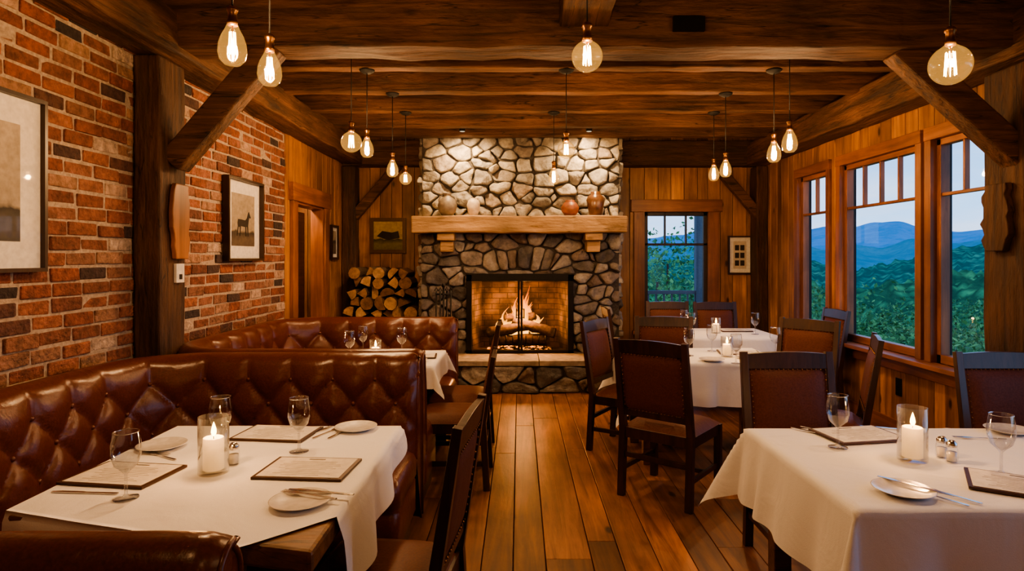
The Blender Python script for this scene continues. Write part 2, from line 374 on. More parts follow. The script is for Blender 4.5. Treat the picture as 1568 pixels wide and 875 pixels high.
brace((PX(262,3.8)+0.02,3.8,2.07),(PX(425,3.8)-0.02,3.8,2.78),0.15,0.13)
brace((3.06,3.82,2.10),(PX(1368,3.82)+0.02,3.82,2.78),0.16,0.14)
brace((-2.12,8.05,2.03),(PX(610,8.05),8.05,2.69),0.12,0.1)
brace((3.08,8.02,2.03),(PX(1095,8.02),8.02,2.69),0.12,0.1)
def liveedge(name,x,y0,y1,z0,z1,side,mat,th=0.03,wig=0.012):
    n=12; L1=[];L2=[]
    for i in range(n+1):
        t=i/n; z=z0+(z1-z0)*t; ta=0.75+0.25*math.sin(math.pi*t)
        c=(y0+y1)/2; h=(y1-y0)/2*ta
        L1.append((c-h+U(-wig,wig),z)); L2.append((c+h+U(-wig,wig),z))
    poly=L1+L2[::-1]
    b=MB(); M=Matrix(((0,0,1,x),(1,0,0,0),(0,1,0,0),(0,0,0,1)))
    b.prism(poly,0,th*side,0,M); return b.obj(name,[mat],bevel=0.006)
liveedge('live_edge_wood_plaque',-2.094,3.74,3.93,PZ(397,3.85),PZ(283,3.85),1,TRIMZ)
liveedge('carved_wood_plaque',2.984,3.77,3.98,PZ(385,3.9),PZ(283,3.9),-1,BEAM_Z,0.045,0.02)
b=MB(); b.box(-2.098,-2.080,3.80,3.89,PZ(433,3.85),PZ(404,3.85)); b.box(-2.080,-2.076,3.83,3.86,PZ(428,3.85),PZ(420,3.85),1); b.obj('thermostat',[PLATE,BLACK],bevel=0.003)
b=MB(); b.box(XR-0.008,XR,5.18,5.26,PZ(607,5.2)+0.0,PZ(580,5.2)); b.obj('wall_outlet',[BLACK],bevel=0.002)
# ---------------------------------------------------------------- windows
def window_right(y0,y1,z0,z1,nm,ntop,bar=0.42):
    b=MB(); s=0.045
    x0,x1=XR+0.02,XR+0.09
    b.box(x0,x1,y0,y0+s,z0,z1,0); b.box(x0,x1,y1-s,y1,z0,z1,0); b.box(x0,x1,y0,y1,z0,z0+s+0.02,1); b.box(x0,x1,y0,y1,z1-s,z1,1)
    if bar:
        b.box(x0+0.01,x1-0.02,y0+s,y1-s,z1-bar-0.012,z1-bar+0.012,1)
        for k in range(1,ntop):
            yy=y0+s+(y1-y0-2*s)*k/ntop; b.box(x0+0.01,x1-0.02,yy-0.01,yy+0.01,z1-bar,z1-s,0)
    xg=XR+0.052
    b.add([(xg,y0+s,z0+s),(xg,y1-s,z0+s),(xg,y1-s,z1-s),(xg,y0+s,z1-s)],[(0,1,2,3)],2)
    c=0.075
    b.box(XR-0.03,XR+0.025,y0-c,y0,z0,z1,0); b.box(XR-0.03,XR+0.025,y1,y1+c,z0,z1,0)
    b.box(XR-0.035,XR+0.025,y0-c,y1+c,z1,z1+0.1,1)
    b.obj('window_%d'%nm,[TRIMZ,TRIMY,WGLASS],bevel=0.003)
window_right(*WR[0],1,2); window_right(*WR[1],2,4); window_right(*WR[2],3,3); window_right(*WR[3],4,4)
b=MB(); b.box(XR-0.13,XR+0.02,4.045,7.2,0.665,0.70); b.box(XR-0.03,XR,4.045,7.2,0.56,0.665); b.box(XR-0.13,XR+0.02,0.5,3.0,0.665,0.70)
b.obj('trim_window_sill',[TRIMY],bevel=0.004)
b=MB(); x0,x1,z0,z1=WB; s=0.05
y0,y1=YB+0.02,YB+0.08
BLKF=simple('window_dark_frame',(0.03,0.02,0.015),0.5)
b.box(x0,x0+s,y0,y1,z0,z1,3); b.box(x1-s,x1,y0,y1,z0,z1,3); b.box(x0,x1,y0,y1,z0,z0+s,3); b.box(x0,x1,y0,y1,z1-s,z1,3)
b.box(x0,x1,y0,y1,1.66,1.69,3)
for k in (1,2): xx=x0+(x1-x0)*k/3; b.box(xx-0.01,xx+0.01,y0,y1-0.01,1.68,z1,3)
yg=YB+0.052; b.add([(x0+s,yg,z0+s),(x1-s,yg,z0+s),(x1-s,yg,z1-s),(x0+s,yg,z1-s)],[(0,1,2,3)],2)
b.box(x0-0.14,x0,YB-0.03,YB+0.02,0.45,z1,0); b.box(x1,x1+0.14,YB-0.03,YB+0.02,0.45,z1,0); b.box(x0-0.18,x1+0.18,YB-0.045,YB+0.02,z1,z1+0.16,1); b.box(x0-0.16,x1+0.16,YB-0.06,YB+0.02,0.50,0.55,1)
b.obj('window_5',[TRIMZ,TRIMX,WGLASS,BLKF],bevel=0.003)
# ---------------------------------------------------------------- stone work
def clip(poly,a,bn,c):
    res=[]
    n=len(poly)
    for i in range(n):
        p=poly[i];q=poly[(i+1)%n]; dp=a*p[0]+bn*p[1]-c; dq=a*q[0]+bn*q[1]-c
        if dp<=0: res.append(p)
        if (dp<0 and dq>0) or (dp>0 and dq<0):
            t=dp/(dp-dq); res.append((p[0]+(q[0]-p[0])*t,p[1]+(q[1]-p[1])*t))
    return res
def area(p):
    return abs(sum(p[i][0]*p[(i+1)%len(p)][1]-p[(i+1)%len(p)][0]*p[i][1] for i in range(len(p))))/2 if len(p)>2 else 0
def stones(b,x0,x1,z0,z1,size,M,asp=1.6,depth=0.07,hole=None,mi=0,gap=0.008,arch=None):
    rows=max(1,round((z1-z0)/(size/asp))); seeds=[]
    for r in range(rows):
        zc=z0+(r+0.5)*(z1-z0)/rows; x=x0-U(0,size)
        while x<x1+size:
            w=size*random.choice([U(0.40,0.7),U(0.8,1.2),U(1.3,2.1)]); seeds.append((x+w/2,zc+U(-0.45,0.45)*size/asp,U(-1,1)*size*size*0.22)); x+=w
    if arch:
        ax0,ax1,az0,az1,acx=arch
        seeds=[s for s in seeds if not (ax0<s[0]<ax1 and az0<s[1]<az1)]
        x=ax0+0.03
        while x<ax1:
            big=abs(x+0.06-acx)<0.07; w=0.19 if big else U(0.10,0.13)
            xc=x+w/2; seeds.append((xc,(az0+az1)/2+0.06-0.25*(xc-acx)**2,0.004 if big else 0)); x+=w
    for (sx,sz,sw) in seeds:
        if sx<x0-0.02 or sx>x1+0.02: continue
        poly=[(x0,z0),(x1,z0),(x1,z1),(x0,z1)]
        for (tx,tz,tw) in seeds:
            if (tx,tz)==(sx,sz) or abs(tx-sx)>size*3 or abs(tz-sz)>size*2.2: continue
            A=tx-sx; B=(tz-sz)*asp*asp; C=(tx*tx-sx*sx+asp*asp*(tz*tz-sz*sz)+sw-tw)/2
            poly=clip(poly,A,B,C)
            if len(poly)<3: break
        if len(poly)<3: continue
        if hole:
            hx0,hx1,hz1=hole
            c=[clip(poly,1,0,hx0),clip(poly,-1,0,-hx1),clip(poly,0,-1,-hz1)]
            c=[q for q in c if len(q)>2]
            if not c: continue
            poly=max(c,key=area)
        if area(poly)<size*size*0.04: continue
        cx=sum(p[0] for p in poly)/len(poly); cz=sum(p[1] for p in poly)/len(poly)
        ins=[]
        for p in poly:
            d=math.hypot(p[0]-cx,p[1]-cz); k=max(0.3,1-gap/max(d,0.02)*1.2); ins.append((cx+(p[0]-cx)*k+U(-.004,.004),cz+(p[1]-cz)*k+U(-.004,.004)))
        q=[]
        for p in ins:
            if not q or math.hypot(p[0]-q[-1][0],p[1]-q[-1][1])>0.02: q.append(p)
        if len(q)>=3: ins=q
        for it in range(3):
            c0=0.13 if it==0 else 0.25
            q=[]
            for i in range(len(ins)):
                a=ins[i]; c=ins[(i+1)%len(ins)]; q+= [(a[0]*(1-c0)+c[0]*c0,a[1]*(1-c0)+c[1]*c0),(a[0]*c0+c[0]*(1-c0),a[1]*c0+c[1]*(1-c0))]
            ins=q
            if len(ins)>40: break
        n=len(ins); h=depth*U(0.55,1.5); tx=U(-.4,.4); tz=U(-.4,.4); sd=Vector((U(0,99),U(0,99),U(0,99)))
        vs=[];fs=[]
        for sc,hh in ((1,-0.2),(0.995,0.3),(0.96,0.70),(0.89,0.91),(0.65,0.98),(0.3,1.02)):
            for p in ins:
                X=cx+(p[0]-cx)*sc; Z=cz+(p[1]-cz)*sc
                nn=noise.noise(Vector((X*12,Z*12,0))+sd)*0.032
                d=h*hh*(1+tx*(X-cx)/size*2+tz*(Z-cz)/size*2)+nn*(hh>0.2)
                vs.append((X+nn*0.45,-d,Z+nn*0.45))
        vs.append((cx,-h*1.03-noise.noise(Vector((cx*12,cz*12,0))+sd)*0.032,cz))
        rn=6
        for r in range(rn-1):
            for i in range(n): fs.append((r*n+i,r*n+(i+1)%n,(r+1)*n+(i+1)%n,(r+1)*n+i))
        for i in range(n): fs.append(((rn-1)*n+i,(rn-1)*n+(i+1)%n,len(vs)-1))
        b.add(vs,fs,mi,True,M)
FX0,FX1=-1.17,1.20; FY=7.53
HZ=0.36
OX0,OX1,OZ=-0.62,0.635,1.30
T=Matrix.Translation
def front(y): return T((0,y,0))
YS=8.19
b=MB()
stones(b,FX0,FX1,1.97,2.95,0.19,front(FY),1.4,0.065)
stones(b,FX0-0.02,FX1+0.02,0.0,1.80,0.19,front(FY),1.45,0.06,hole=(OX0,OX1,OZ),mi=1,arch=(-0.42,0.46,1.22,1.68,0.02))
ML=Matrix.Translation((FX0,0,0))@Matrix.Rotation(-math.pi/2,4,'Z')
stones(b,-YS,-FY,0,2.95,0.2,ML,1.4,0.04,mi=0)
MR=Matrix.Translation((FX1,0,0))@Matrix.Rotation(math.pi/2,4,'Z')
stones(b,FY,YS,0,2.95,0.2,MR,1.4,0.04,mi=0)
b.box(FX0,OX0,FY,YS,0,1.9,2); b.box(OX1,FX1,FY,YS,0,1.9,2); b.box(OX0,OX1,FY,YS,OZ,1.9,2); b.box(FX0,FX1,FY,YS,1.9,2.98,2); b.box(OX0,OX1,FY,YS,0,HZ,2)
b.obj('stone_fireplace',[STONE_U,STONE_L,STMORT])
b=MB(); HX0,HX1,HY=-1.28,1.32,6.93
stones(b,HX0,HX1,0,HZ-0.06,0.23,front(HY+0.03),1.35,0.05)
stones(b,-FY,-HY-0.02,0,HZ-0.06,0.2,Matrix.Translation((HX0+0.03,0,0))@Matrix.Rotation(-math.pi/2,4,'Z'),1.3,0.04)
stones(b,HY+0.02,FY,0,HZ-0.06,0.2,Matrix.Translation((HX1-0.03,0,0))@Matrix.Rotation(math.pi/2,4,'Z'),1.3,0.04)
b.box(HX0+0.03,HX1-0.03,HY+0.03,FY-0.01,0,HZ-0.055,1)
x=HX0-0.03
while x<HX1-0.1:
    w=U(0.4,0.8); x2=min(x+w,HX1+0.03)
    if HX1+0.03-x2<0.25: x2=HX1+0.03
    b.box(x+0.004,x2-0.004,HY-0.03,FY+0.0,HZ-0.055,HZ+U(-0.003,0.003),2,j=0.004); x=x2
b.obj('stone_hearth',[STONE_L,STMORT,SLAB],bevel=0.01)
m,nt,out=newmat('firebox_brick'); p=principled(nt,out,Roughness=0.9); tc=N(nt,'ShaderNodeTexCoord')
sep=N(nt,'ShaderNodeSeparateXYZ'); L(nt,tc.outputs['Object'],sep.inputs[0]); ad=N(nt,'ShaderNodeMath',operation='ADD'); L(nt,sep.outputs[0],ad.inputs[0]); L(nt,sep.outputs[1],ad.inputs[1])
cb=N(nt,'ShaderNodeCombineXYZ'); L(nt,ad.outputs[0],cb.inputs[0]); L(nt,sep.outputs[2],cb.inputs[1])
br=N(nt,'ShaderNodeTexBrick'); br.inputs['Color1'].default_value=(0.20,0.12,0.075,1); br.inputs['Color2'].default_value=(0.11,0.068,0.042,1); br.inputs['Mortar'].default_value=(0.03,0.022,0.016,1)
br.inputs['Scale'].default_value=1; br.inputs['Brick Width'].default_value=0.2; br.inputs['Row Height'].default_value=0.07; br.inputs['Mortar Size'].default_value=0.004
so=N(nt,'ShaderNodeTexNoise',Scale=3.5,Detail=5.0); L(nt,tc.outputs['Object'],so.inputs[0]); sr=ramp(nt,[(0.42,(0.06,0.06,0.06)),(0.66,(1,1,1))]); L(nt,so.outputs[0],sr.inputs[0])
L(nt,cb.outputs[0],br.inputs[0]); L(nt,mixrgb(nt,'MULTIPLY',0.9,br.outputs[0],sr.outputs[0]),p.inputs['Base Color'])
b=MB(); g=0.14
vs=[(OX0,7.5,HZ),(OX1,7.5,HZ),(OX1-g,8.05,HZ),(OX0+g,8.05,HZ),(OX0,7.5,OZ),(OX1,7.5,OZ),(OX1-g,8.05,OZ-0.05),(OX0+g,8.05,OZ-0.05)]
vs=[(x,y,z+(0.003 if z<0.5 else 0)) for x,y,z in vs]
b.add(vs,[(0,1,2,3),(4,7,6,5),(0,3,7,4),(1,5,6,2),(3,2,6,7)])
b.obj('firebox_lining',[m])
b=MB(); y0,y1=7.44,7.50; fr=0.055
b.box(OX0-0.01,OX0+fr,y0,y1,HZ+0.002,OZ); b.box(OX1-fr,OX1+0.01,y0,y1,HZ+0.002,OZ); b.box(OX0-0.01,OX1+0.01,y0,y1,OZ-0.08,OZ+0.01); b.box(OX0-0.01,OX1+0.01,y0,y1,HZ+0.002,HZ+0.04)
cx=0.012
b.box(cx-0.03,cx-0.004,y0+0.01,y1-0.01,HZ+0.04,OZ-0.08); b.box(cx+0.004,cx+0.03,y0+0.01,y1-0.01,HZ+0.04,OZ-0.08)
for s in (-1,1):
    b.tube([(cx+s*0.045,y0-0.03,0.78),(cx+s*0.045,y0-0.03,0.9)],0.007)
    b.bar((cx+s*0.045,y0-0.03,0.79),(cx+s*0.03,y0+0.01,0.79),0.01,0.01,(0,0,1)); b.bar((cx+s*0.045,y0-0.03,0.89),(cx+s*0.03,y0+0.01,0.89),0.01,0.01,(0,0,1))
b.add([(OX0+fr,y0+0.03,HZ+0.04),(OX1-fr,y0+0.03,HZ+0.04),(OX1-fr,y0+0.03,OZ-0.08),(OX0+fr,y0+0.03,OZ-0.08)],[(0,1,2,3)],1)
b.obj('fireplace_door_frame',[BLACK,thin_glass('firedoor_glass',(0.95,0.93,0.9),0.4)],bevel=0.003)
BARK=simple('charred_bark',(0.09,0.05,0.028),0.95,0,0.9,30,(0.02,0.013,0.009))
mE,nt,out=newmat('glowing_embers'); p=principled(nt,out,Roughness=0.9); p.inputs['Base Color'].default_value=(0.02,0.015,0.01,1)
tc=N(nt,'ShaderNodeTexCoord'); n=N(nt,'ShaderNodeTexNoise',Scale=22.0,Detail=4.0); L(nt,tc.outputs['Object'],n.inputs[0]); r=ramp(nt,[(0.5,(0,0,0)),(0.7,(1,0.28,0.04))]); L(nt,n.outputs[0],r.inputs[0]); L(nt,r.outputs[0],p.inputs['Emission Color']); p.inputs['Emission Strength'].default_value=4
b=MB()
for x,y,z,a,l,r in ((0.0,7.66,0.50,0.05,0.74,0.068),(0.02,7.84,0.52,-0.08,0.64,0.075),(-0.11,7.66,0.63,0.28,0.60,0.062),(0.18,7.66,0.65,-0.42,0.56,0.062),(0.0,7.8,0.76,0.1,0.40,0.05)):
    pts=[];rs=[]
    for i in range(9):
        t=i/8-0.5; pts.append((x+math.cos(a)*l*t,y+math.sin(a)*l*0.5*t,z+U(-0.008,0.008)+a*0.3*t)); rs.append(r*U(0.88,1.1))
    b.tube(pts,rs,10,0)
b.obj('burning_firewood',[BARK])
b=MB(); 
for i in range(9):
    x=-0.32+i*0.08; b.tube([(x,7.58,0.56),(x,7.58,0.44),(x,7.92,0.44)],0.008,6)
b.tube([(-0.34,7.62,0.44),(0.34,7.62,0.44)],0.01,6); b.tube([(-0.34,7.9,0.44),(0.34,7.9,0.44)],0.01,6)
for x in (-0.3,0.3):
    for y in (7.62,7.9): b.tube([(x,y,0.365),(x,y,0.44)],0.01,6)
b.obj('fireplace_grate',[BLACK])
b=MB()
k=30
vs=[];fs=[]
for i in range(k+1):
    for j in range(11):
        x=-0.40+0.8*i/k; y=7.58+0.4*j/10; e=(1-abs(2*i/k-1)**3)*(1-abs(2*j/10-1)**3); vs.append((x,y,HZ+0.004+0.05*e*(0.7+0.6*noise.noise(Vector((x*14,y*14,0))))))
for i in range(k):
    for j in range(10): fs.append((i*11+j,(i+1)*11+j,(i+1)*11+j+1,i*11+j+1))
b.add(vs,fs,0,True); b.obj('fire_embers',[mE])
mF,nt,out=newmat('fire_flame')
tc=N(nt,'ShaderNodeTexCoord'); sep=N(nt,'ShaderNodeSeparateXYZ'); L(nt,tc.outputs['Object'],sep.inputs[0])
mr=N(nt,'ShaderNodeMapRange'); mr.inputs['From Min'].default_value=0.5; mr.inputs['From Max'].default_value=1.12; L(nt,sep.outputs[2],mr.inputs[0])
r=ramp(nt,[(0.0,(1,0.48,0.09)),(0.35,(1,0.38,0.05)),(0.7,(1,0.24,0.02)),(1.0,(1,0.15,0.01))]); L(nt,mr.outputs[0],r.inputs[0])
em=N(nt,'ShaderNodeEmission',Strength=2.6); L(nt,r.outputs[0],em.inputs[0])
tr=N(nt,'ShaderNodeBsdfTransparent'); mx=N(nt,'ShaderNodeMixShader')
r2=ramp(nt,[(0.0,(0.42,)*3),(0.6,(0.32,)*3),(1.0,(0.12,)*3)]); L(nt,mr.outputs[0],r2.inputs[0]); L(nt,r2.outputs[0],mx.inputs[0]); L(nt,tr.outputs[0],mx.inputs[1]); L(nt,em.outputs[0],mx.inputs[2]); L(nt,mx.outputs[0],out.inputs[0])
b=MB()
for i in range(46):
    x0=random.gauss(0.04,0.15); x0=max(-0.32,min(0.36,x0)); y0=U(7.70,7.90); hgt=(0.22+0.46*math.exp(-((x0-0.06)/0.12)**2)+0.16*math.exp(-((x0+0.18)/0.07)**2))*U(0.5,1.05); w=U(0.018,0.042)
    ph=U(0,6); pts=[];rs=[]; am=U(0.03,0.07)
    for q in range(13):
        t=q/12; pts.append((x0+am*math.sin(ph+t*6)*t,y0+0.02*math.cos(ph+t*4)*t,0.50+hgt*t)); rs.append(max(0.0008,w*(math.sin(math.pi*(0.18+0.82*t))**0.8)*(1-0.4*t)))
    b.tube(pts,rs,9,0)
b.obj('fire_flames',[mF])
def plight(name,loc,e,col,r=0.03,parent=None):
    l=bpy.data.lights.new(name,'POINT'); l.energy=e; l.color=col; l.shadow_soft_size=r
    o=bpy.data.objects.new(name,l); scene.collection.objects.link(o); o.location=loc
    if parent: o.parent=parent
    return o
plight('fire_light',(0.02,7.62,0.88),50,(1,0.42,0.13),0.10)
b=MB(); sub_beam(b,-1.24,1.245,7.17,7.56,1.79,1.985,'X',j=0.008,step=0.2); b.obj('fireplace_mantel',[MANTEL],bevel=0.014)
b=MB()
for xx in (-0.85,0.87):
    b.box(xx-0.10,xx+0.10,7.24,7.55,1.70,1.79,0,j=0.005); b.box(xx-0.08,xx+0.08,7.33,7.55,1.57,1.70,0,j=0.005)
b.obj('mantel_corbels',[MANTEL],bevel=0.012)
CL1=simple('stoneware_cream',(0.66,0.56,0.44),0.5,0,0.2,20,(0.48,0.37,0.26)); CL2=simple('terracotta',(0.28,0.085,0.035),0.45,0,0.2,20,(0.14,0.05,0.026)); CL3=simple('brown_glaze',(0.07,0.032,0.018),0.3,0,0.2,20,(0.16,0.075,0.04)); CL0=simple('stoneware_grey',(0.24,0.19,0.15),0.5,0,0.2,20,(0.12,0.095,0.07))
def vase(name,px,prof,mat,handles=False,y=7.33):
    b=MB(); b.lathe(prof,seg=28)
    if handles:
        for s in (-1,1): b.tube([(s*0.045,0,0.23),(s*0.085,0,0.225),(s*0.1,0,0.18),(s*0.09,0,0.14)],0.009,8)
    b.obj(name,[mat],(PX(px,y),y,1.992))
vase('pottery_jug',685,[(0,0),(0.06,0),(0.10,0.05),(0.115,0.12),(0.09,0.19),(0.045,0.225),(0.04,0.25),(0.055,0.262),(0.045,0.262),(0.03,0.24),(0,0.23)],CL0,True)
vase('cream_vase',725,[(0,0),(0.045,0),(0.07,0.06),(0.078,0.13),(0.06,0.18),(0.04,0.195),(0.045,0.205),(0.035,0.205),(0,0.19)],CL1)
vase('terracotta_pot',873,[(0,0),(0.06,0),(0.10,0.05),(0.105,0.10),(0.075,0.15),(0.05,0.165),(0.06,0.18),(0.05,0.18),(0,0.16)],CL2)
vase('brown_jar',912,[(0,0),(0.07,0),(0.09,0.08),(0.105,0.18),(0.08,0.235),(0.055,0.25),(0.06,0.28),(0.05,0.28),(0,0.26)],CL3,True)
b=MB(); cx,cy=-0.87,7.2
b.lathe([(0,0),(0.10,0),(0.10,0.015),(0.02,0.03),(0,0.03)],(cx,cy,HZ)); b.tube([(cx,cy,HZ),(cx,cy,HZ+0.80)],0.012); b.tube([(cx-0.09,cy,HZ+0.72),(cx+0.09,cy,HZ+0.72)],0.009); b.tube([(cx,cy-0.07,HZ+0.72),(cx,cy+0.07,HZ+0.72)],0.009); b.sphere((cx,cy,HZ+0.82),0.025)
for dx,dy in ((-0.085,0),(0.085,0),(-0.03,-0.065),(0.03,0.065)):
    b.tube([(cx+dx,cy+dy,HZ+0.10),(cx+dx,cy+dy,HZ+0.76)],0.009); b.tube([(cx+dx-0.02,cy+dy,HZ+0.76),(cx+dx,cy+dy,HZ+0.8),(cx+dx+0.02,cy+dy,HZ+0.76)],0.006)
b.box(cx-0.13,cx-0.05,cy-0.008,cy+0.008,HZ+0.05,HZ+0.18); b.lathe([(0.03,0),(0.035,0.1),(0.01,0.12)],(cx+0.085,cy,HZ+0.05)); 
b.obj('fireplace_tool_set',[BLACK])
b=MB(); b.lathe([(0,0),(0.10,0),(0.14,0.28),(0.15,0.285),(0.135,0.28),(0.097,0.01),(0,0.01)],(0.86,7.22,HZ+0.006),20)
b.tube([(0.86+0.14*math.cos(t),7.22,HZ+0.28+0.13*math.sin(t)) for t in [math.pi*i/10 for i in range(11)]],0.006,6)
for dx,dy,a in ((-0.04,0.02,.1),(0.03,-0.03,-.1),(0.03,0.05,.05)): b.tube([(0.86+dx,7.22+dy,HZ+0.02),(0.86+dx+a,7.22+dy,HZ+0.36)],0.03,8,1)
b.obj('kindling_bucket',[BLACK,BARK])
ENDG=islandramp('split_log_wood',[(0,(0.16,0.08,0.038)),(0.5,(0.34,0.19,0.09)),(1,(0.54,0.34,0.18))],0.9,0.6,30,0.012,0.6,14)
BARK2=simple('log_bark',(0.13,0.075,0.045),0.95,0,0.9,35,(0.04,0.025,0.017),bd=0.012)
b=MB(); rr=0.076; row=0; z=0.08
while z<1.42:
    half=0.42 if z<1.15 else 0.42*(1.0-(z-1.15)*1.2)
    n=int(2*half/(rr*2)); 
    for k in range(n+ (row%2==0)):
        x=-1.70+(k-(n+(row%2==0)-1)/2)*rr*1.93+U(-.015,.012)
        a0=U(0,6.28); rd=rr*U(0.95,1.15); kind=random.choice(['wedge','wedge','half','round'])
        pl=[]
        if kind=='wedge':
            sp=U(1.3,2.0); pl=[(-0.6*rd*math.cos(a0),-0.6*rd*math.sin(a0))]+[(rd*1.15*math.cos(a0+sp*(i/4-0.5))-0.1*rd*math.cos(a0),rd*1.15*math.sin(a0+sp*(i/4-0.5))-0.1*rd*math.sin(a0)) for i in range(5)]
        elif kind=='half':
            pl=[(rd*1.1*math.cos(a0+math.pi*i/6)-0.35*rd*math.cos(a0+math.pi/2),rd*1.1*math.sin(a0+math.pi*i/6)-0.35*rd*math.sin(a0+math.pi/2)) for i in range(7)]
        else: pl=[(rd*0.95*math.cos(a0+2*math.pi*i/11)*U(.94,1.05),rd*0.95*math.sin(a0+2*math.pi*i/11)*U(.94,1.05)) for i in range(11)]
        nn=len(pl)
        y0=7.66+U(-0.08,0.06); y1=8.14; tx=U(-.03,.03)
        vs=[(x+p,y0+tx*p*5,z+q_) for p,q_ in pl]+[(x+p,y1,z+q_) for p,q_ in pl]
        b.add(vs,[tuple(range(nn))],0)
        for i in range(nn):
            flat=(kind=='wedge' and i in (0,nn-1)) or (kind=='half' and i==nn-1)
            b.add([vs[i],vs[nn+i],vs[nn+(i+1)%nn],vs[(i+1)%nn]],[(0,1,2,3)],0 if flat else 1)
    z+=rr*1.62; row+=1
b.obj('firewood_stack',[ENDG,BARK2])
# ---------------------------------------------------------------- pictures
def landmat(name,sky,land,hor,sc=3,axisz=True,mid=None):
    m,nt,out=newmat(name); p=principled(nt,out,Roughness=0.6); tc=N(nt,'ShaderNodeTexCoord'); sep=N(nt,'ShaderNodeSeparateXYZ'); L(nt,tc.outputs['Object'],sep.inputs[0])
    n=N(nt,'ShaderNodeTexNoise',Scale=sc*3,Detail=8.0); L(nt,tc.outputs['Object'],n.inputs[0])
    ad=N(nt,'ShaderNodeMath',operation='MULTIPLY_ADD'); L(nt,n.outputs[0],ad.inputs[0]); ad.inputs[1].default_value=0.10; L(nt,sep.outputs[2],ad.inputs[2])
    mid=mid or tuple(x*1.5 for x in land)
    r=ramp(nt,[(max(0,hor-0.30),land),(hor-0.08,mid),(hor-0.02,tuple(x*.4 for x in land)),(hor,sky),(1.0,tuple(min(1,x*1.15) for x in sky))]);
    L(nt,ad.outputs[0],r.inputs[0]); r2=ramp(nt,[(0.3,(0.6,)*3),(0.7,(1.15,)*3)]); n2=N(nt,'ShaderNodeTexNoise',Scale=30.0,Detail=6.0); L(nt,tc.outputs['Object'],n2.inputs[0]); L(nt,n2.outputs[0],r2.inputs[0])
    L(nt,mixrgb(nt,'MULTIPLY',0.7,r.outputs[0],r2.outputs[0]),p.inputs['Base Color']); return m
MAT_=simple('picture_mat_board',(0.80,0.77,0.71),0.8)
PM_=Matrix(((1,0,0,0),(0,0,-1,0),(0,1,0,0),(0,0,0,1)))
PBK=simple('print_black',(0.025,0.02,0.016),0.8)
def frame(name,w,h,fw,mw,fm,pic,loc,rz,depth=0.035,extra=None,glass=True):
    b=MB(); x0,x1=-w/2,w/2
    b.box(x0,x0+fw,-depth,0,0,h,0); b.box(x1-fw,x1,-depth,0,0,h,0); b.box(x0+fw,x1-fw,-depth,0,0,fw,0); b.box(x0+fw,x1-fw,-depth,0,h-fw,h,0)
    b.box(x0+fw,x1-fw,-0.012,0,fw,h-fw,1)
    b.box(x0+fw+mw,x1-fw-mw,-0.014,-0.011,fw+mw,h-fw-mw,2)
    if extra: extra(b)
    if glass: b.add([(x0+fw,-depth+0.009,fw),(x1-fw,-depth+0.009,fw),(x1-fw,-depth+0.009,h-fw),(x0+fw,-depth+0.009,h-fw)],[(0,1,2,3)],3)
    return b.obj(name,[fm,MAT_,pic,PGLASS,PBK],loc,rz,bevel=0)
FRM=wood('picture_frame_wood',(0.02,0.01,0.006),(0.05,0.022,0.011),'Z',0.35,1,0.05,0.05,0)
sep1=landmat('sepia_landscape_print',(0.36,0.30,0.23),(0.05,0.042,0.034),0.36)
def barn(b):
    b.box(-0.14,0.02,-0.0155,-0.0145,0.30,0.36,4); b.prism([(-0.15,0.36),(0.03,0.36),(-0.06,0.42)],0.0145,0.0155,4,PM_)
frame('framed_photograph',0.80,0.80,0.018,0.12,FRM,sep1,(XL+0.014,2.55,1.435),math.pi/2,0.035,barn)
sep2=landmat('sepia_field_print',(0.33,0.27,0.20),(0.075,0.055,0.04),0.30)
def horse(b):
    pl=[(-.11,.305),(-.10,.335),(-.04,.335),(.03,.33),(.06,.35),(.085,.395),(.10,.405),(.105,.395),(.135,.36),(.13,.35),(.105,.355),(.095,.33),(.085,.29),(.09,.20),(.075,.20),(.065,.275),(.05,.28),(.055,.20),(.04,.20),(.03,.275),(-.05,.28),(-.06,.20),(-.075,.20),(-.07,.27),(-.09,.275),(-.11,.20),(-.125,.20),(-.105,.28)]
    b.prism(pl,0.0145,0.0155,4,PM_)
frame('framed_photograph',0.66,0.66,0.020,0.10,FRM,sep2,(XL+0.014,5.09,1.475),math.pi/2,0.05,horse)
pt=landmat('painted_landscape',(0.50,0.38,0.16),(0.08,0.075,0.03),0.25,4,mid=(0.2,0.17,0.06))
frame('framed_painting',0.47,0.46,0.045,0.0,simple('gilded_frame',(0.10,0.05,0.022),0.4,0.3),pt,(PX(595,8.2),YB-0.006,PZ(388,8.2)),0,0.04,lambda b:b.prism([(-.15,.22),(-.08,.29),(.05,.27),(.13,.29),(.15,.2),(0,.17)],0.0145,0.0155,4,PM_))
def nine(b):
    for i in range(2):
        for j in range(3): b.box(-0.065+i*0.07,-0.01+i*0.07,-0.0155,-0.0145,0.11+j*0.1,0.18+j*0.1,4)
frame('framed_photograph',0.31,0.50,0.02,0.05,FRM,simple('pale_print',(0.6,0.52,0.42),0.8),(PX(1132,8.2),YB-0.006,PZ(420,8.2)),0,0.03,nine)
frame('framed_photograph',0.28,0.42,0.03,0.04,FRM,sep2,(XL+0.006,7.62,PZ(398,7.62)),math.pi/2,0.03)
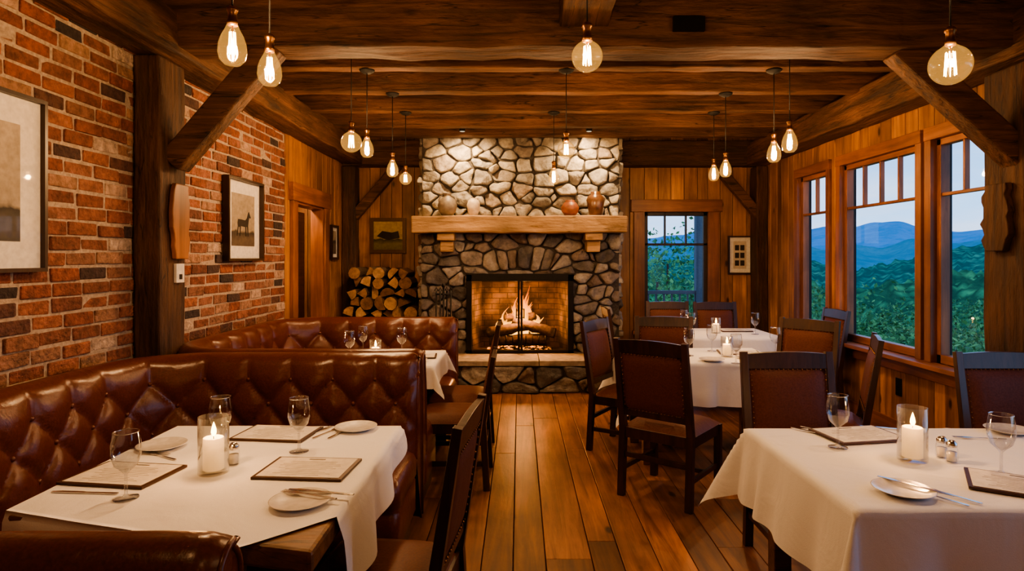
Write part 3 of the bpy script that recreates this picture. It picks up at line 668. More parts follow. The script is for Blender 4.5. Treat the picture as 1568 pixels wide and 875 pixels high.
# ---------------------------------------------------------------- booths
def booth(yf,yb,xe=-0.56,xw=-1.98):
    rc=0.30
    def P(s):
        a1=(xe)-(xw+rc); 
        if s<a1: return Vector((xe-s,yf,0)),Vector((0,1,0))
        s-=a1; arc=math.pi/2*rc
        if s<arc:
            t=s/rc; c=Vector((xw+rc,yf+rc,0)); n=Vector((math.sin(t),math.cos(t),0)); return c-n*rc,n
        s-=arc; a2=(yb-rc)-(yf+rc)
        if s<a2: return Vector((xw,yf+rc+s,0)),Vector((1,0,0))
        s-=a2
        if s<arc:
            t=s/rc; c=Vector((xw+rc,yb-rc,0)); n=Vector((math.cos(t),-math.sin(t),0)); return c-n*rc,n
        s-=arc
        return Vector((xw+rc+s,yb,0)),Vector((0,-1,0))
    Ltot=2*((xe)-(xw+rc))+2*math.pi/2*rc+(yb-rc)-(yf+rc)
    a=Ltot/round(Ltot/0.235); bb=0.13; z0=0.57; zt=z0+2*bb
    prof=[]
    for i in range(34):
        t=i/33; z=0.40+0.46*t; prof.append((0.055*t,z,1.0))
    rad=0.062
    cxo,cz=0.055+rad+0.006,0.89
    for i in range(1,15):
        t=math.pi*(1-i/14); prof.append((cxo+ (rad+0.006)*math.cos(t)*1.0,cz+rad*1.25*math.sin(t),max(0,0.8-i/7)))
    prof.append((cxo+0.064,0.6,0)); prof.append((cxo+0.064,0.02,0))
    vs=[];fs=[];ns=int(Ltot/0.0147); npf=len(prof)
    for i in range(ns+1):
        s=Ltot*i/ns; p,n=P(min(s,Ltot-1e-6))
        u=s/a
        endf=min(1,min(s,Ltot-s)/0.05)
        for (o,z,w) in prof:
            zz=(z-z0)/(2*bb)
            if z<z0 or z>zt: B=abs(math.sin(math.pi*u))**0.55
            else: B=(abs(math.sin(math.pi*(u+zz)))*abs(math.sin(math.pi*(u-zz))))**0.36
            h=0.040*B*w*(0.35+0.65*endf)+0.004*noise.noise(Vector((s*9,z*9,1)))*(w>0)
            e=0.02*(1-endf)**2
            vs.append(p-n*(o-h+ (e if w>0 else -e))+Vector((0,0,z-(e if z>0.85 else 0))))
    for i in range(ns):
        for j in range(npf-1): fs.append((i*npf+j,(i+1)*npf+j,(i+1)*npf+j+1,i*npf+j+1))
    b=MB(); b.add(vs,fs,0,True)
    b.add(vs[:npf],[tuple(range(npf))],0); b.add(vs[-npf:],[tuple(range(npf))[::-1]],0)
    for end in (vs[:npf],vs[-npf:]): b.tube(end,0.007,6,0)
    for r in range(3):
        off=0.0 if r%2==0 else 0.5
        q=1 if off==0 else 0
        while (q+off)*a<Ltot-0.03:
            s=(q+off)*a; p,n=P(s); z=z0+r*bb; o=0.055*(z-0.40)/0.46
            c=p-n*(o-0.006)+Vector((0,0,z)); b.sphere(c,0.012,8,5,0); q+=1
    def cushion(x0,x1,y0,y1):
        b.box(x0+0.03,x1-0.03,y0+0.03,y1-0.03,0.0,0.14,1)
        cx,cy=(x0+x1)/2,(y0+y1)/2; hx,hy=(x1-x0)/2,(y1-y0)/2
        def ring(ins,z):
            pts=[]
            r=0.05
            for qx,qy,a0 in ((1,1,0),(-1,1,90),(-1,-1,180),(1,-1,270)):
                for t in range(0,91,18):
                    an=math.radians(a0+t); pts.append((cx+qx*(hx-ins-r)+r*math.cos(an),cy+qy*(hy-ins-r)+r*math.sin(an),z))
            return pts
        rings=[ring(0.012,0.12),ring(0.0,0.14),ring(0,0.30),ring(0.01,0.31),ring(-0.004,0.33),ring(-0.006,0.40),ring(0.006,0.435),ring(0.03,0.455),ring(0.08,0.465),ring(0.16,0.47)]
        m_=len(rings[0]); vv=[q for rg in rings for q in rg]; ff=[]
        for i in range(len(rings)-1):
            for j in range(m_): ff.append((i*m_+j,i*m_+(j+1)%m_,(i+1)*m_+(j+1)%m_,(i+1)*m_+j))
        ff.append(tuple((len(rings)-1)*m_+j for j in range(m_)))
        b.add(vv,ff,0,True)
    sd=0.5
    cushion(xw-0.03,xe,yb-sd,yb+0.03); cushion(xw-0.03,xe,yf-0.03,yf+sd-0.05); cushion(xw-0.03,xw+sd-0.02,yf+sd-0.06,yb-sd+0.01)
    return b.obj('leather_booth',[LEATHER,CHAIRW])
booth(1.33,3.40); booth(3.79,5.52)
# ---------------------------------------------------------------- cloth tables
def tablecloth(x0,x1,y0,y1,z,over,flare=0.16,seed=0,rot=0):
    cx,cy=(x0+x1)/2,(y0+y1)/2; hx,hy=(x1-x0)/2,(y1-y0)/2
    st=0.02; nx=int((2*hx+2*over)/st); ny=int((2*hy+2*over)/st); vs=[];fs=[]
    for i in range(nx+1):
        for j in range(ny+1):
            u=-hx-over+(2*hx+2*over)*i/nx; v=-hy-over+(2*hy+2*over)*j/ny
            du=max(0,abs(u)-hx); dv=max(0,abs(v)-hy); su=1 if u>0 else -1; sv=1 if v>0 else -1
            X=max(-hx,min(hx,u)); Y=max(-hy,min(hy,v)); Z=z
            r=math.hypot(du,dv)
            if r>0:
                if du>0 and dv>0:
                    t=math.atan2(dv,du)
                    out=0.006+r*(0.10+0.42*math.sin(2*t)**2*(0.4+0.6*math.sin(2*t)))
                    ox,oy=math.cos(t),math.sin(t)
                    X+=su*out*ox; Y+=sv*out*oy; Z=z-r*0.96+0.002
                else:
                    al=(v if du>0 else u); ph=noise.noise(Vector((al*3.1,seed+(3 if du>0 else 7)*su*sv,0)))
                    edge=min(1,(hy-abs(v) if du>0 else hx-abs(u))/0.12)
                    wv=(math.sin(al*15+ph*5+seed)*0.5+0.5)
                    out=0.006+r*(0.10*(1-edge)+edge*(0.03+flare*wv*0.9))
                    if du>0: X+=su*out
                    else: Y+=sv*out
                    Z=z-r*0.985
                Z=min(z,Z)
            else:
                Z=z+0.0012*noise.noise(Vector((u*6,v*6,seed)))+0.0015*math.exp(-(u/0.006)**2)+0.0012*math.exp(-((v-0.02)/0.006)**2)
            c,s=math.cos(rot),math.sin(rot)
            vs.append((cx+X*c-Y*s,cy+X*s+Y*c,Z))
    for i in range(nx):
        for j in range(ny): fs.append((i*(ny+1)+j,(i+1)*(ny+1)+j,(i+1)*(ny+1)+j+1,i*(ny+1)+j+1))
    b=MB(); b.add(vs,fs,0,True); o=b.obj('tablecloth',[CLOTH])
    return o
def table(x0,x1,y0,y1,z=0.748):
    b=MB(); b.box(x0,x1,y0,y1,z-0.04,z)
    b.box(x0+0.08,x1-0.08,y0+0.08,y1-0.08,z-0.12,z-0.04)
    for x in (x0+0.1,x1-0.1):
        for y in (y0+0.1,y1-0.1): b.box(x-0.035,x+0.035,y-0.035,y+0.035,0,z-0.04)
    return b.obj('dining_table',[TABLEW],bevel=0.004)
TZ=0.754
for (x0,x1,y0,y1,sd) in ((1.0,2.75,1.86,2.76,1),(0.83,1.94,4.46,5.2,2.3),(1.45,2.5,5.85,6.65,4.1)):
    table(x0+0.004,x1-0.004,y0+0.004,y1-0.004); tablecloth(x0,x1,y0,y1,TZ-0.003,0.31,0.15,sd)
table(-1.42,-0.60,4.34,5.06); tablecloth(-1.424,-0.596,4.336,5.064,TZ-0.003,0.16,0.12,5.2)
b=MB(); b.prism([(-1.50,1.83),(-0.53,1.60),(-0.53,2.76),(-1.49,2.76)],0.685,0.748)
b.lathe([(0.0,0),(0.28,0.0),(0.28,0.03),(0.06,0.06),(0.05,0.5),(0.12,0.68),(0.12,0.685)],(-1.05,2.28,0),20,0)
b.obj('dining_table',[TABLEW],bevel=0.012)
def ledge_cloth():
    poly_edge=lambda x: 1.845+(x+1.51)*(1.61-1.845)/(0.79) if x<-0.72 else 1.61+(x+0.72)*(1.80-1.61)/0.195
    vs=[];fs=[];nx,ny=50,52
    for i in range(nx+1):
        u=i/nx; xx=-1.515+u*(0.99+0.0)
        for j in range(ny+1):
            t=j/ny; y0=poly_edge(xx); y=y0+(2.775-y0)*t
            z=TZ+0.0015*noise.noise(Vector((xx*7,y*7,0)))
            vs.append((xx,y,z))
    for i in range(nx):
        for j in range(ny): fs.append((i*(ny+1)+j,(i+1)*(ny+1)+j,(i+1)*(ny+1)+j+1,i*(ny+1)+j+1))
    o=len(vs); kz=14
    for j in range(ny+1):
        y=vs[nx*(ny+1)+j][1]; t=j/ny; hang=0.24*(1-t)**0.8+0.05
        for k in range(1,kz+1):
            q=k/kz; wv=0.5+0.5*math.sin(t*21+1.0); vs.append((-0.525+0.012*min(1,q*5)+0.055*q*wv*(1-t*0.5),y-0.10*q*(1-t)*q,TZ-0.006-hang*q))
    for j in range(ny):
        for k in range(kz):
            a=nx*(ny+1)+j if k==0 else o+j*kz+k-1; c=nx*(ny+1)+j+1 if k==0 else o+(j+1)*kz+k-1
            fs.append((a,o+j*kz+k,o+(j+1)*kz+k,c))
    o=len(vs); idx=[i for i in range(nx+1) if vs[i*(ny+1)][0]<-0.715]
    for i in idx:
        x,y,_=vs[i*(ny+1)]
        for k in range(1,9):
            q=k/8; vs.append((x,y-0.012*min(1,q*4)-0.03*q*(0.5+0.5*math.sin(x*17)),TZ-0.005-0.10*q*min(1,(-0.70-x)/0.1)))
    for ii in range(len(idx)-1):
        for k in range(8):
            a=idx[ii]*(ny+1) if k==0 else o+ii*8+k-1; c=idx[ii+1]*(ny+1) if k==0 else o+(ii+1)*8+k-1
            fs.append((a,c,o+(ii+1)*8+k,o+ii*8+k))
    b=MB(); b.add(vs,fs,0,True); b.obj('tablecloth',[CLOTH])
ledge_cloth()
# ---------------------------------------------------------------- chairs (local: faces +Y)
def chair_mesh(top=1.0,name='dining_chair'):
    b=MB(); w=0.225; s=0.042
    def back_y(z): return -0.225-(z-0.44)*0.16 if z>0.44 else -0.225-(0.44-z)*0.06
    for sx in (-1,1):
        x=sx*w
        b.bar((x,back_y(0),0.0),(x,back_y(0.44),0.45),s,s,(0,1,0)); b.bar((x,back_y(0.44),0.43),(x,back_y(top),top),s,0.04,(0,1,0),w1=0.036,t1=0.03)
        b.bar((x,0.205,0),(x,0.205,0.43),s,s,(0,1,0))
        b.bar((x,-0.22,0.17),(x,0.2,0.17),0.02,0.03,(0,0,1)); b.box(x-0.012,x+0.012,-0.22,0.2,0.365,0.43)
    b.box(-w,w,0.19,0.215,0.365,0.43); b.box(-w,w,-0.235,-0.212,0.365,0.43); b.box(-w,w,-0.012,0.012,0.158,0.182)
    b.bar((-w,back_y(0.3),0.26),(w,back_y(0.3),0.26),0.03,0.02,(0,1,0))
    n=8
    for i in range(n):
        x0=-w+2*w*i/n; x1=-w+2*w*(i+1)/n; f=lambda x:0.012*(1-(x/w)**2)
        zt=top-0.012
        vs=[]
        for x in (x0,x1):
            for y,z in ((-0.013,zt-0.075),(0.013,zt-0.075),(0.013,zt+f(x)),(-0.013,zt+f(x))): vs.append((x,back_y(z)+y,z))
        b.add(vs,[(0,1,5,4),(1,2,6,5),(2,3,7,6),(3,0,4,7)]+([(3,2,1,0)] if i==0 else [])+([(4,5,6,7)] if i==n-1 else []))
    zb=0.53
    b.bar((-w,back_y(zb),zb),(w,back_y(zb),zb),0.04,0.022,(0,1,0))
    zt=top-0.085; zb=0.545
    u=Vector((2*(w-0.02),0,0)); v=Vector((0,back_y(zt)-back_y(zb),zt-zb)); n=Vector((0,v.z,-v.y)).normalized()
    o=Vector((-(w-0.02),back_y(zb),zb))
    b.puff(o+n*0.0,u,v,n,0.018,0.016,1)
    b.puff(o+u-n*0.0,-u,v,-n,0.014,0.003,1)
    def nails(o,u,v,n,off):
        for (p,q,cnt) in ((o,o+u,16),(o+v,o+u+v,16),(o,o+v,13),(o+u,o+u+v,13)):
            for i in range(cnt+1):
                c=p+(q-p)*(i/cnt); cc=c+(o+u/2+v/2-c)*0.045+n*off
                b.sphere(cc,0.0048,6,4,2)
    nails(o,u,v,n,0.016); nails(o,u,v,-n,0.011)
    b.puff((-0.235,-0.222,0.43),(0.47,0,0),(0,0.45,0),(0,0,1),0.035,0.022,1)
    for i in range(16): b.sphere((-0.225+0.03*i,0.217,0.424),0.0045,6,4,2)
    return b.mesh(name,[CHAIRW,LEATHD,BRASS])
CH=chair_mesh(); CHL=chair_mesh(0.86)
def chair(x,y,deg,me=None):
    o=place(me or CH,'dining_chair',(x,y,0),math.radians(deg),0.004); return o
def face(x,y,dx,dy,me=None): return chair(x,y,math.degrees(math.atan2(dy,dx))-90,me)
face(1.42,3.02,0,-1)      # G
face(2.56,3.02,0,-1)      # H
face(0.98,4.02,0.62,0.78)  # A
face(0.88,4.94,0.80,-0.5)   # B
face(1.28,5.65,0.15,1)    # C
face(2.22,6.80,0,-1)      # D
face(1.70,6.88,0,-1)
face(2.13,4.90,-0.75,-0.66)   # E
face(2.00,4.12,-0.9,0.42)  # F
face(2.78,6.1,-1,0)
face(1.18,6.3,1,0)
face(-0.47,2.10,-1,0.10)
face(-0.46,4.26,-1,0.0,CHL)
face(-0.47,4.86,-1,0.0)
# ---------------------------------------------------------------- tableware
gl=MB(); gp=[(0,0),(0.036,0.0),(0.036,0.003),(0.010,0.007),(0.005,0.014),(0.0045,0.075),(0.012,0.085),(0.033,0.105),(0.042,0.135),(0.042,0.165),(0.036,0.205)]
gl.lathe(gp,seg=32); gl.lathe([(0.0362,0.2045),(0.0372,0.2060),(0.0365,0.2075),(0.0350,0.2075),(0.0350,0.2045)],seg=32,mi=1)
gl.lathe([(0.0105,0.0855),(0.0325,0.1065),(0.0405,0.133)],seg=32)
GM=gl.mesh('water_goblet',[thin_glass('goblet_glass',(0.92,0.93,0.95),1.0,base=0.09,pw_=2.4),thin_glass('goblet_rim_glass',(0.9,0.9,0.9),1.0,base=0.5)])
pl=MB(); pl.lathe([(0,0.004),(0.05,0.004),(0.055,0.0),(0.06,0.004),(0.09,0.014),(0.091,0.016),(0.088,0.016),(0.06,0.008),(0,0.007)],seg=36); PM=pl.mesh('bread_plate',[PLATE])
fk=MB(); 
fk.prism([(-0.004,-0.10),(0.004,-0.10),(0.0055,-0.09),(0.002,0.02),(0.009,0.045),(0.011,0.062),(-0.011,0.062),(-0.009,0.045),(-0.002,0.02),(-0.0055,-0.09)],0.001,0.0035)
for i in range(4): x=-0.0095+i*0.00633; fk.prism([(x-0.0014,0.06),(x+0.0014,0.06),(x+0.0008,0.1),(x-0.0008,0.1)],0.001,0.0035)
FM=fk.mesh('dinner_fork',[STEEL])
kn=MB(); kn.prism([(-0.005,-0.11),(0.005,-0.11),(0.0065,-0.1),(0.005,0.0),(0.008,0.01),(0.0085,0.08),(0.003,0.11),(-0.004,0.11),(-0.005,0.0),(-0.0065,-0.1)],0.001,0.0035)
KM=kn.mesh('dinner_knife',[STEEL])
mn=MB(); mn.box(-0.155,0.155,-0.11,0.11,0,0.008,0); mn.box(-0.143,0.143,-0.10,0.10,0.0082,0.0095,1)
for i in range(11):
    w=U(0.05,0.115); mn.box(-w,w,0.055-i*0.0135,0.0562-i*0.0135,0.0095,0.0099,2)
mn.box(-0.03,0.03,0.078,0.084,0.0095,0.0101,2)
MM=mn.mesh('menu',[MENUB,PAPER,INK])
sh=MB(); sh.lathe([(0,0),(0.018,0),(0.021,0.01),(0.02,0.045),(0.016,0.055)],seg=16,mi=0); sh.lathe([(0.017,0.053),(0.018,0.055),(0.018,0.066),(0.010,0.076),(0,0.078)],seg=16,mi=1); sh.lathe([(0,0.002),(0.016,0.003),(0.017,0.035),(0,0.036)],seg=12,mi=2)
SM=sh.mesh('salt_shaker',[GLASS,STEEL,PLATE])
ZT=TZ+0.001
FLM=emis('flame_core',(1.0,0.55,0.15),18)
CGL=thin_glass('candle_glass',(0.95,0.95,0.94),1.0,base=0.07,pw_=2.6)
def goblet(x,y): place(GM,'water_goblet',(x,y,ZT))
def plate(x,y): place(PM,'bread_plate',(x,y,ZT))
def menu(x,y,d): place(MM,'menu',(x,y,ZT),math.radians(d))
def fork(x,y,d,z=0): place(FM,'dinner_fork',(x,y,ZT+z),math.radians(d))
def knife(x,y,d,z=0): place(KM,'dinner_knife',(x,y,ZT+z),math.radians(d))
def shaker(x,y): place(SM,'salt_shaker',(x,y,ZT))
def candle(x,y,r=0.05,h=0.195,ch=0.120,cr=0.034,e=2.2):
    b=MB(); b.lathe([(0,0.001),(r,0),(r,h),(r-0.003,h),(r-0.003,0.012),(0,0.012)],seg=32,mi=0)
    b.lathe([(0,0.0125),(cr,0.0125),(cr,ch),(cr-0.004,ch+0.003),(cr*0.6,ch-0.004),(0,ch-0.005)],seg=24,mi=1)
    b.tube([(0,0,ch-0.006),(0.001,0,ch+0.012)],0.0012,6,3)
    b.lathe([(0,0),(0.005,0.003),(0.009,0.013),(0.0075,0.026),(0.003,0.042),(0,0.050)],(0.001,0,ch+0.006),12,2)
    o=b.obj('candle_hurricane',[CGL,WAX,FLM,BLACK],(x,y,ZT))
    plight('candle_light',(0,0,ch+0.05),e,(1,0.47,0.17),0.012,o); return o
def P3(px,py): Y=(1.5-TZ)*F/(py-395); return (PX(px,Y),Y)
candle(*P3(327,724)); goblet(*P3(193,764)); goblet(*P3(338,690)); goblet(*P3(458,692))
plate(*P3(545,658)); plate(*P3(460,772)); plate(*P3(248,686))
menu(-1.35,2.14,-8); menu(-0.74,2.20,-4); menu(-1.02,2.64,-6)
shaker(*P3(358,711)); 
knife(*P3(130,756),86); x,y=P3(460,770); fork(x+0.02,y+0.02,70,0.014); knife(x+0.05,y+0.04,78,0.015); fork(*P3(486,663),-20); fork(*P3(502,663),-20); knife(*P3(524,662),-14)
fork(*P3(245,699),60); knife(*P3(228,692),68)
candle(*P3(1397,705)); goblet(*P3(1283,686)); goblet(*P3(1533,727)); goblet(*P3(1600,680))
shaker(*P3(1442,700)); shaker(*P3(1457,707))
plate(*P3(1383,755)); x,y=P3(1400,752); knife(x,y,38,0.014); fork(*P3(1428,760),32); fork(*P3(1448,757),32)
menu(1.64,2.03,-32); menu(1.42,2.62,10); knife(*P3(1250,664),40); knife(*P3(1265,662),40); plate(*P3(1545,662)); knife(*P3(1360,657),70); fork(*P3(1500,672),80)
candle(*P3(1113,546),0.045,0.15,0.09,0.03,1.5)
for a in ((1055,545),(1127,557),(1187,543),(1090,538)): goblet(*P3(*a))
menu(1.12,4.80,12); menu(1.72,4.9,-10); plate(*P3(1090,553)); plate(1.7,4.65)
candle(1.95,6.2,0.045,0.15,0.09,0.03,1.5); goblet(1.68,6.1); goblet(2.3,6.1); goblet(1.7,6.45); menu(2.2,6.4,0)
candle(PX(575,4.7),4.7,0.045,0.13,0.07,0.03,1.6); goblet(PX(535,4.6),4.6); goblet(PX(557,4.95),4.93); goblet(PX(619,4.9),4.8); menu(-0.78,4.72,5); plate(-0.75,4.5)
# ---------------------------------------------------------------- pendants
PE=28
def pend(px,py,Y,kind,size,ztop,e=PE):
    X=PX(px,Y); Z=PZ(py,Y); return pend_at(X,Y,Z,ztop,kind,size,e)
def pend_at(X,Y,Z,ztop,kind='globe',size=0.13,e=PE):
    b=MB(); r=size/2
    if kind=='globe':
        prof=[(0.0006,-r)]+[(r*math.sin(t),-r*math.cos(t)) for t in [math.pi*i/20*0.88 for i in range(1,20)]]+[(0.26*r+0.004,r*1.0),(0.014,r*1.18)]
        top=r*1.15
    else:
        h=size*1.0; r=size*0.40
        prof=[(0.0006,-h*0.62),(r*0.55,-h*0.59),(r*0.88,-h*0.45),(r*1.0,-h*0.25),(r*0.95,0.0),(r*0.78,h*0.22),(r*0.52,h*0.42),(r*0.36,h*0.58),(0.013,h*0.64)]
        top=h*0.62
    b.lathe(prof,seg=28,mi=0)
    fh=r*0.66 if kind=='globe' else size*0.34; nf=8
    for i in range(nf):
        t=2*math.pi*i/nf; rr=r*0.20
        b.tube([(rr*math.cos(t),rr*math.sin(t),fh),(rr*1.35*math.cos(t+.2),rr*1.35*math.sin(t+.2),-fh*0.8)],0.0020,5,1)
    b.tube([(0,0,top),(0,0,fh*0.2)],0.0035,6,2)
    b.lathe([(0.0,top-0.012),(0.019,top-0.012),(0.020,top+0.006),(0.017,top+0.01),(0.017,top+0.04),(0.021,top+0.045),(0.021,top+0.055),(0.010,top+0.065),(0,top+0.067)],seg=18,mi=2)
    b.tube([(0,0,top+0.06),(0,0,ztop-Z)],0.0035,6,3)
    b.lathe([(0,ztop-Z-0.03),(0.03,ztop-Z-0.028),(0.055,ztop-Z-0.012),(0.058,ztop-Z-0.001),(0,ztop-Z-0.001)],seg=20,mi=3)
    o=b.obj('pendant_light',[BULB,FIL,BRASS,DARKC],(X,Y,Z))
    plight('pendant_bulb_glow',(0,0,-0.01),e,WARM,0.02,o)
JT=2.921
pend(356,68,2.44,'st',0.135,2.96); pend(413,104,2.64,'st',0.125,ZC); pend(899,87,2.46,'globe',0.122,2.96); pend(1455,100,2.5,'globe',0.155,2.96)
pend(538,218,4.42,'globe',0.145,ZC); pend(562,226,4.73,'st',0.125,JT); pend(601,258,5.41,'st',0.125,JT); pend(621,274,6.11,'globe',0.12,JT)
pend(867,230,4.73,'globe',0.13,JT); pend(848,270,6.11,'st',0.135,JT)
pend(1093,265,6.11,'st',0.13,JT); pend(1111,258,5.41,'st',0.125,JT); pend(1185,233,4.73,'st',0.13,JT); pend(1209,216,4.42,'st',0.135,ZC)
pend_at(-1.0,0.4,2.3,2.96,e=13); pend_at(1.6,0.4,2.3,2.96,e=13); pend_at(0.37,-0.3,2.3,2.86,e=9)  # unseen pendants added behind the camera as extra fill light
for px in (708,902):
    X=PX(px,7.08); b=MB(); b.lathe([(0,0),(0.035,0),(0.038,0.09),(0.02,0.10),(0,0.10)],(0,0,-0.05),16); b.tube([(0,0,0.04),(0,0,ZC-2.98)],0.01,8); b.lathe([(0,-0.0515),(0.028,-0.0515),(0.028,-0.050),(0,-0.050)],seg=16,mi=1)
    o=b.obj('ceiling_spotlight',[BLACK,emis('spot_lens',(1,0.8,0.5),0.6)],(X,7.08,2.98))
    l=bpy.data.lights.new('spot_beam','SPOT'); l.energy=70; l.color=(1,0.65,0.32); l.spot_size=math.radians(130); l.spot_blend=0.8; l.shadow_soft_size=0.03
    q=bpy.data.objects.new('spot_beam',l); scene.collection.objects.link(q); q.location=(X,7.08,2.90)
    q.rotation_euler=(Vector((X*0.95,7.53,2.25))-Vector(q.location)).to_track_quat('-Z','Y').to_euler()
plight('hallway_light',(-2.6,6.6,2.3),30,WARM,0.05)
# ---------------------------------------------------------------- exterior
def hill(name,tab,R0,R1,zlow,amp,freq,cols_,haze,seed,nr=16,crown=0):
    vs=[];fs=[]; na=420
    def crest(px):
        for (a,ya),(c,yc) in zip(tab[:-1],tab[1:]):
            if a<=px<=c:
                t=(px-a)/(c-a); t=t*t*(3-2*t); return ya+(yc-ya)*t
        return tab[0][1] if px<tab[0][0] else tab[-1][1]
    for i in range(na+1):
        az=math.radians(-35+120*i/na); t=math.tan(max(-1.2,min(az,1.25))); px=795+F*t
        el=(395-crest(px))/F*math.cos(min(az,1.25)); 
        for j in range(nr+1):
            q=j/nr; rr=R0+(R1-R0)*q
            z=zlow+(1.5+el*R1-zlow)*(q**0.8)+amp*noise.fractal(Vector((math.sin(az)*rr*freq,math.cos(az)*rr*freq,seed)),1.0,2.0,7)*(0.3+q)
            if crown: z+=crown*abs(noise.noise(Vector((math.sin(az)*rr*0.25,math.cos(az)*rr*0.25,seed))))
            vs.append((rr*math.sin(az),rr*math.cos(az),z))
    for i in range(na):
        for j in range(nr): fs.append((i*(nr+1)+j,(i+1)*(nr+1)+j,(i+1)*(nr+1)+j+1,i*(nr+1)+j+1))
    m,nt,out=newmat(name+'_forest'); p=principled(nt,out,Roughness=1.0); p.inputs['Specular IOR Level'].default_value=0
    tc=N(nt,'ShaderNodeTexCoord'); n=N(nt,'ShaderNodeTexNoise',Scale=freq*5,Detail=10.0,Roughness=0.75); L(nt,tc.outputs['Object'],n.inputs[0])
    r=ramp(nt,[(0.38,cols_[0]),(0.62,cols_[1])]); L(nt,n.outputs[0],r.inputs[0]); last=r.outputs[0]
    if crown:
        vo=N(nt,'ShaderNodeTexVoronoi',Scale=1.0/crown/1.1); L(nt,tc.outputs['Object'],vo.inputs[0])
        r3=ramp(nt,[(0.15,(1.35,1.35,1.25)),(0.6,(0.35,0.4,0.45))]); L(nt,vo.outputs['Distance'],r3.inputs[0]); last=mixrgb(nt,'MULTIPLY',1.0,last,r3.outputs[0])
    L(nt,last,p.inputs['Base Color'])
    p.inputs['Emission Color'].default_value=c4(haze[0]); p.inputs['Emission Strength'].default_value=haze[1]  # distance haze painted as faint blue emission; far layers' base colours are blued too
    b=MB(); b.add(vs,fs,0,True); b.obj(name,[m])
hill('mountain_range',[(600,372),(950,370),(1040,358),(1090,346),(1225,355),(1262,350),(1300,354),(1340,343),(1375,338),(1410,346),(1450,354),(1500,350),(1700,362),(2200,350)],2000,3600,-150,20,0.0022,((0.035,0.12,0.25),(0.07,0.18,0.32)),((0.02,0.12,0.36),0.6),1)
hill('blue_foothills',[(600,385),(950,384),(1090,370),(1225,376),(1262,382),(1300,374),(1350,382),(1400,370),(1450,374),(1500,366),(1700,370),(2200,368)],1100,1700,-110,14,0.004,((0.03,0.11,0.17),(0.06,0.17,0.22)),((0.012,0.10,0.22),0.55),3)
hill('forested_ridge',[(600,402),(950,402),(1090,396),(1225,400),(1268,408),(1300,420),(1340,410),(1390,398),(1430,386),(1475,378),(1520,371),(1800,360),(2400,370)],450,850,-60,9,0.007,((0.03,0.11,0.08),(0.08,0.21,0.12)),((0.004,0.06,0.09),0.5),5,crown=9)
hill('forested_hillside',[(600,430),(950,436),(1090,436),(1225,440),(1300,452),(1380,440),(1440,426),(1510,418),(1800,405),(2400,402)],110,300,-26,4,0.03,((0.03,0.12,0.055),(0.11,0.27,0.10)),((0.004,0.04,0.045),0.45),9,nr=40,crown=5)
b=MB(); b.add([(-400,8.5,-5),(-400,400,-30),(400,400,-30),(400,-100,-25),(XR+1,-30,-4),(XR+1,8.5,-4)],[(0,5,4,3,2,1)]); b.obj('meadow_ground',[simple('meadow_grass',(0.08,0.20,0.07),1,0,0.3,0.5,(0.04,0.12,0.05))])
LEAF=islandramp('tree_foliage',[(0,(0.03,0.12,0.045)),(0.5,(0.085,0.25,0.08)),(1,(0.18,0.37,0.11))],0.9,0.1,5,0.01,0.2,3)
b=MB()
def tree(x,y,z,h,w,n,ls=1.0):
    b.tube([(x,y,z-1),(x+U(-.2,.2),y,z+h*0.8)],[0.18*h/6,0.04],6,1)
    blobs=[(x+U(-.4,.4)*w,y+U(-.4,.4)*w,z+h*U(0.35,0.93),w*U(0.18,0.36)) for _ in range(16)]
    for _ in range(n):
        bx,by,bz,br=random.choice(blobs); d=Vector((random.gauss(0,1),random.gauss(0,1),random.gauss(0,1))).normalized()*br*U(0.55,1.05)
        c=Vector((bx,by,bz))+d; s=U(0.08,0.17)*h/6*ls
        a=Vector((U(-1,1),U(-1,1),U(-1,1))).normalized()*s; e=Vector((U(-1,1),U(-1,1),U(-1,1))).normalized()*s
        b.add([c-a*.5-e*.5,c+a*.5-e*.3,c+a*.4+e*.6,c-a*.4+e*.4],[(0,1,2,3)],0)
for px,Y,pyt in ((1000,19,372),(1025,24,352),(1020,16,415),(1062,28,410),(985,26,370),(950,20,390)):
    X=PX(px,Y); zt=PZ(pyt,Y); zb=-4; tree(X,Y,zb,zt-zb,3.0,1300,0.85)
for px,pyt,Y in [(1232,440,30),(1255,456,26),(1300,444,24),(1322,474,30),(1345,490,26),(1370,474,34),(1395,490,28),(1420,500,24),(1445,484,30),(1470,494,26),(1495,482,32),(1240,490,20),(1275,480,22),(1310,506,18),(1350,518,18),(1390,522,17),(1440,526,16),(1480,522,17),(1510,508,18),(1330,456,40),(1410,468,44),(1460,464,46),(1540,460,30),(1580,470,26),(1640,470,24)]:
    X=PX(px,Y); zt=PZ(pyt+U(-6,6),Y); zb=zt-U(5,6.5); tree(X,Y,zb,zt-zb,U(2.8,3.8),1300)
for _ in range(80):
    az=math.radians(U(18,52)); rr=U(50,110); zt=-4.5-rr*0.065+U(-1,1); tree(rr*math.sin(az),rr*math.cos(az),zt-8,8,U(5,7),350)
b.obj('forest_trees',[LEAF,BARK])
b=MB(); b.box(0.6,4.4,YB+0.16,10.4,-0.15,-0.02)
b.box(0.6,4.4,10.3,10.36,0.90,0.96); b.box(0.6,4.4,10.3,10.36,0.10,0.15)
x=0.7
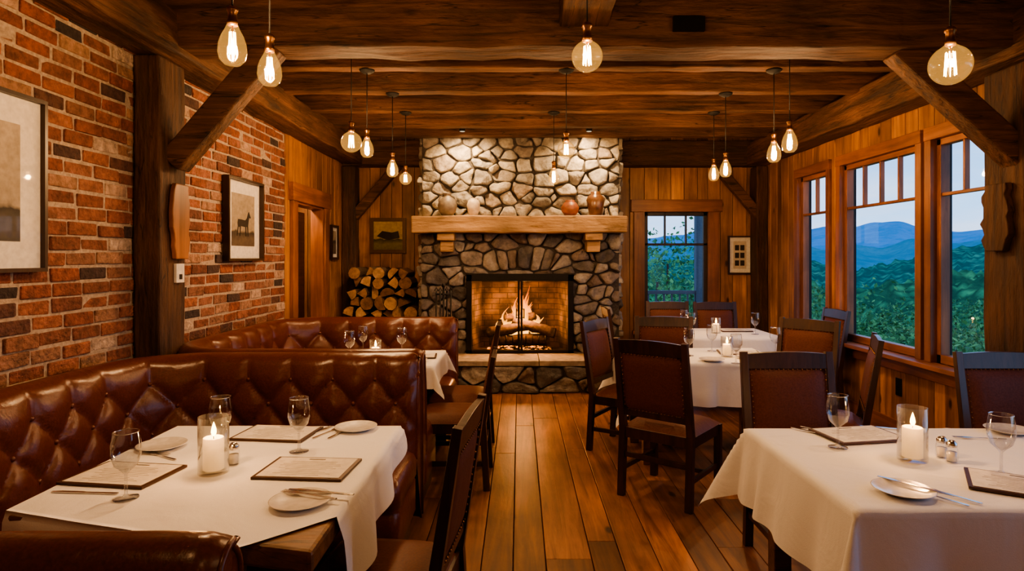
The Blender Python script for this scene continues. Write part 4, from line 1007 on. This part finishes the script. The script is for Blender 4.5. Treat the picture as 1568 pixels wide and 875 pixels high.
while x<4.4: b.box(x-0.015,x+0.015,10.315,10.345,0.15,0.9); x+=0.13
X=PX(1072,10.3); b.box(X-0.07,X+0.07,10.27,10.41,-3.5,3.0)
b.box(0.6,4.4,10.2,10.45,2.75,2.95)
b.obj('porch_railing',[simple('weathered_porch_wood',(0.14,0.15,0.18),0.8)],bevel=0.004)
# ---------------------------------------------------------------- world
w=bpy.data.worlds.new('dusk_sky'); scene.world=w; w.use_nodes=True; nt=w.node_tree; nt.nodes.clear()
out=nt.nodes.new('ShaderNodeOutputWorld'); bg=N(nt,'ShaderNodeBackground',Strength=1.45); tc=N(nt,'ShaderNodeTexCoord'); sep=N(nt,'ShaderNodeSeparateXYZ')
L(nt,tc.outputs['Generated'],sep.inputs[0])
r=ramp(nt,[(0.0,(0.52,0.67,0.92)),(0.07,(0.34,0.58,0.94)),(0.25,(0.17,0.41,0.82)),(1.0,(0.13,0.30,0.64))]); L(nt,sep.outputs[2],r.inputs[0])
mp=N(nt,'ShaderNodeMapping'); mp.inputs['Scale'].default_value=(2,2,11); L(nt,tc.outputs['Generated'],mp.inputs[0])
n=N(nt,'ShaderNodeTexNoise',Scale=1.8,Detail=7.0,Roughness=0.6); L(nt,mp.outputs[0],n.inputs[0]); r2=ramp(nt,[(0.45,(0,0,0)),(0.70,(0.7,0.7,0.7))]); L(nt,n.outputs[0],r2.inputs[0])
L(nt,mixrgb(nt,'MIX',r2.outputs[0],r.outputs[0],(0.60,0.68,0.86)),bg.inputs[0]); L(nt,bg.outputs[0],out.inputs[0])
# ---------------------------------------------------------------- camera
cam=bpy.data.cameras.new('camera'); cam.lens=22.0; cam.sensor_width=36; cam.shift_x=(784-795)/1568; cam.shift_y=-(437.5-395)/1568; cam.clip_end=8000; cam.clip_start=0.02
co=bpy.data.objects.new('camera',cam); scene.collection.objects.link(co); co.location=(0,0,1.5); co.rotation_euler=(math.pi/2,0,0); scene.camera=co
try:
    scene.view_settings.view_transform='AgX'; scene.view_settings.look='AgX - Medium High Contrast'
except Exception as e: print(e)
scene.view_settings.exposure=0.6
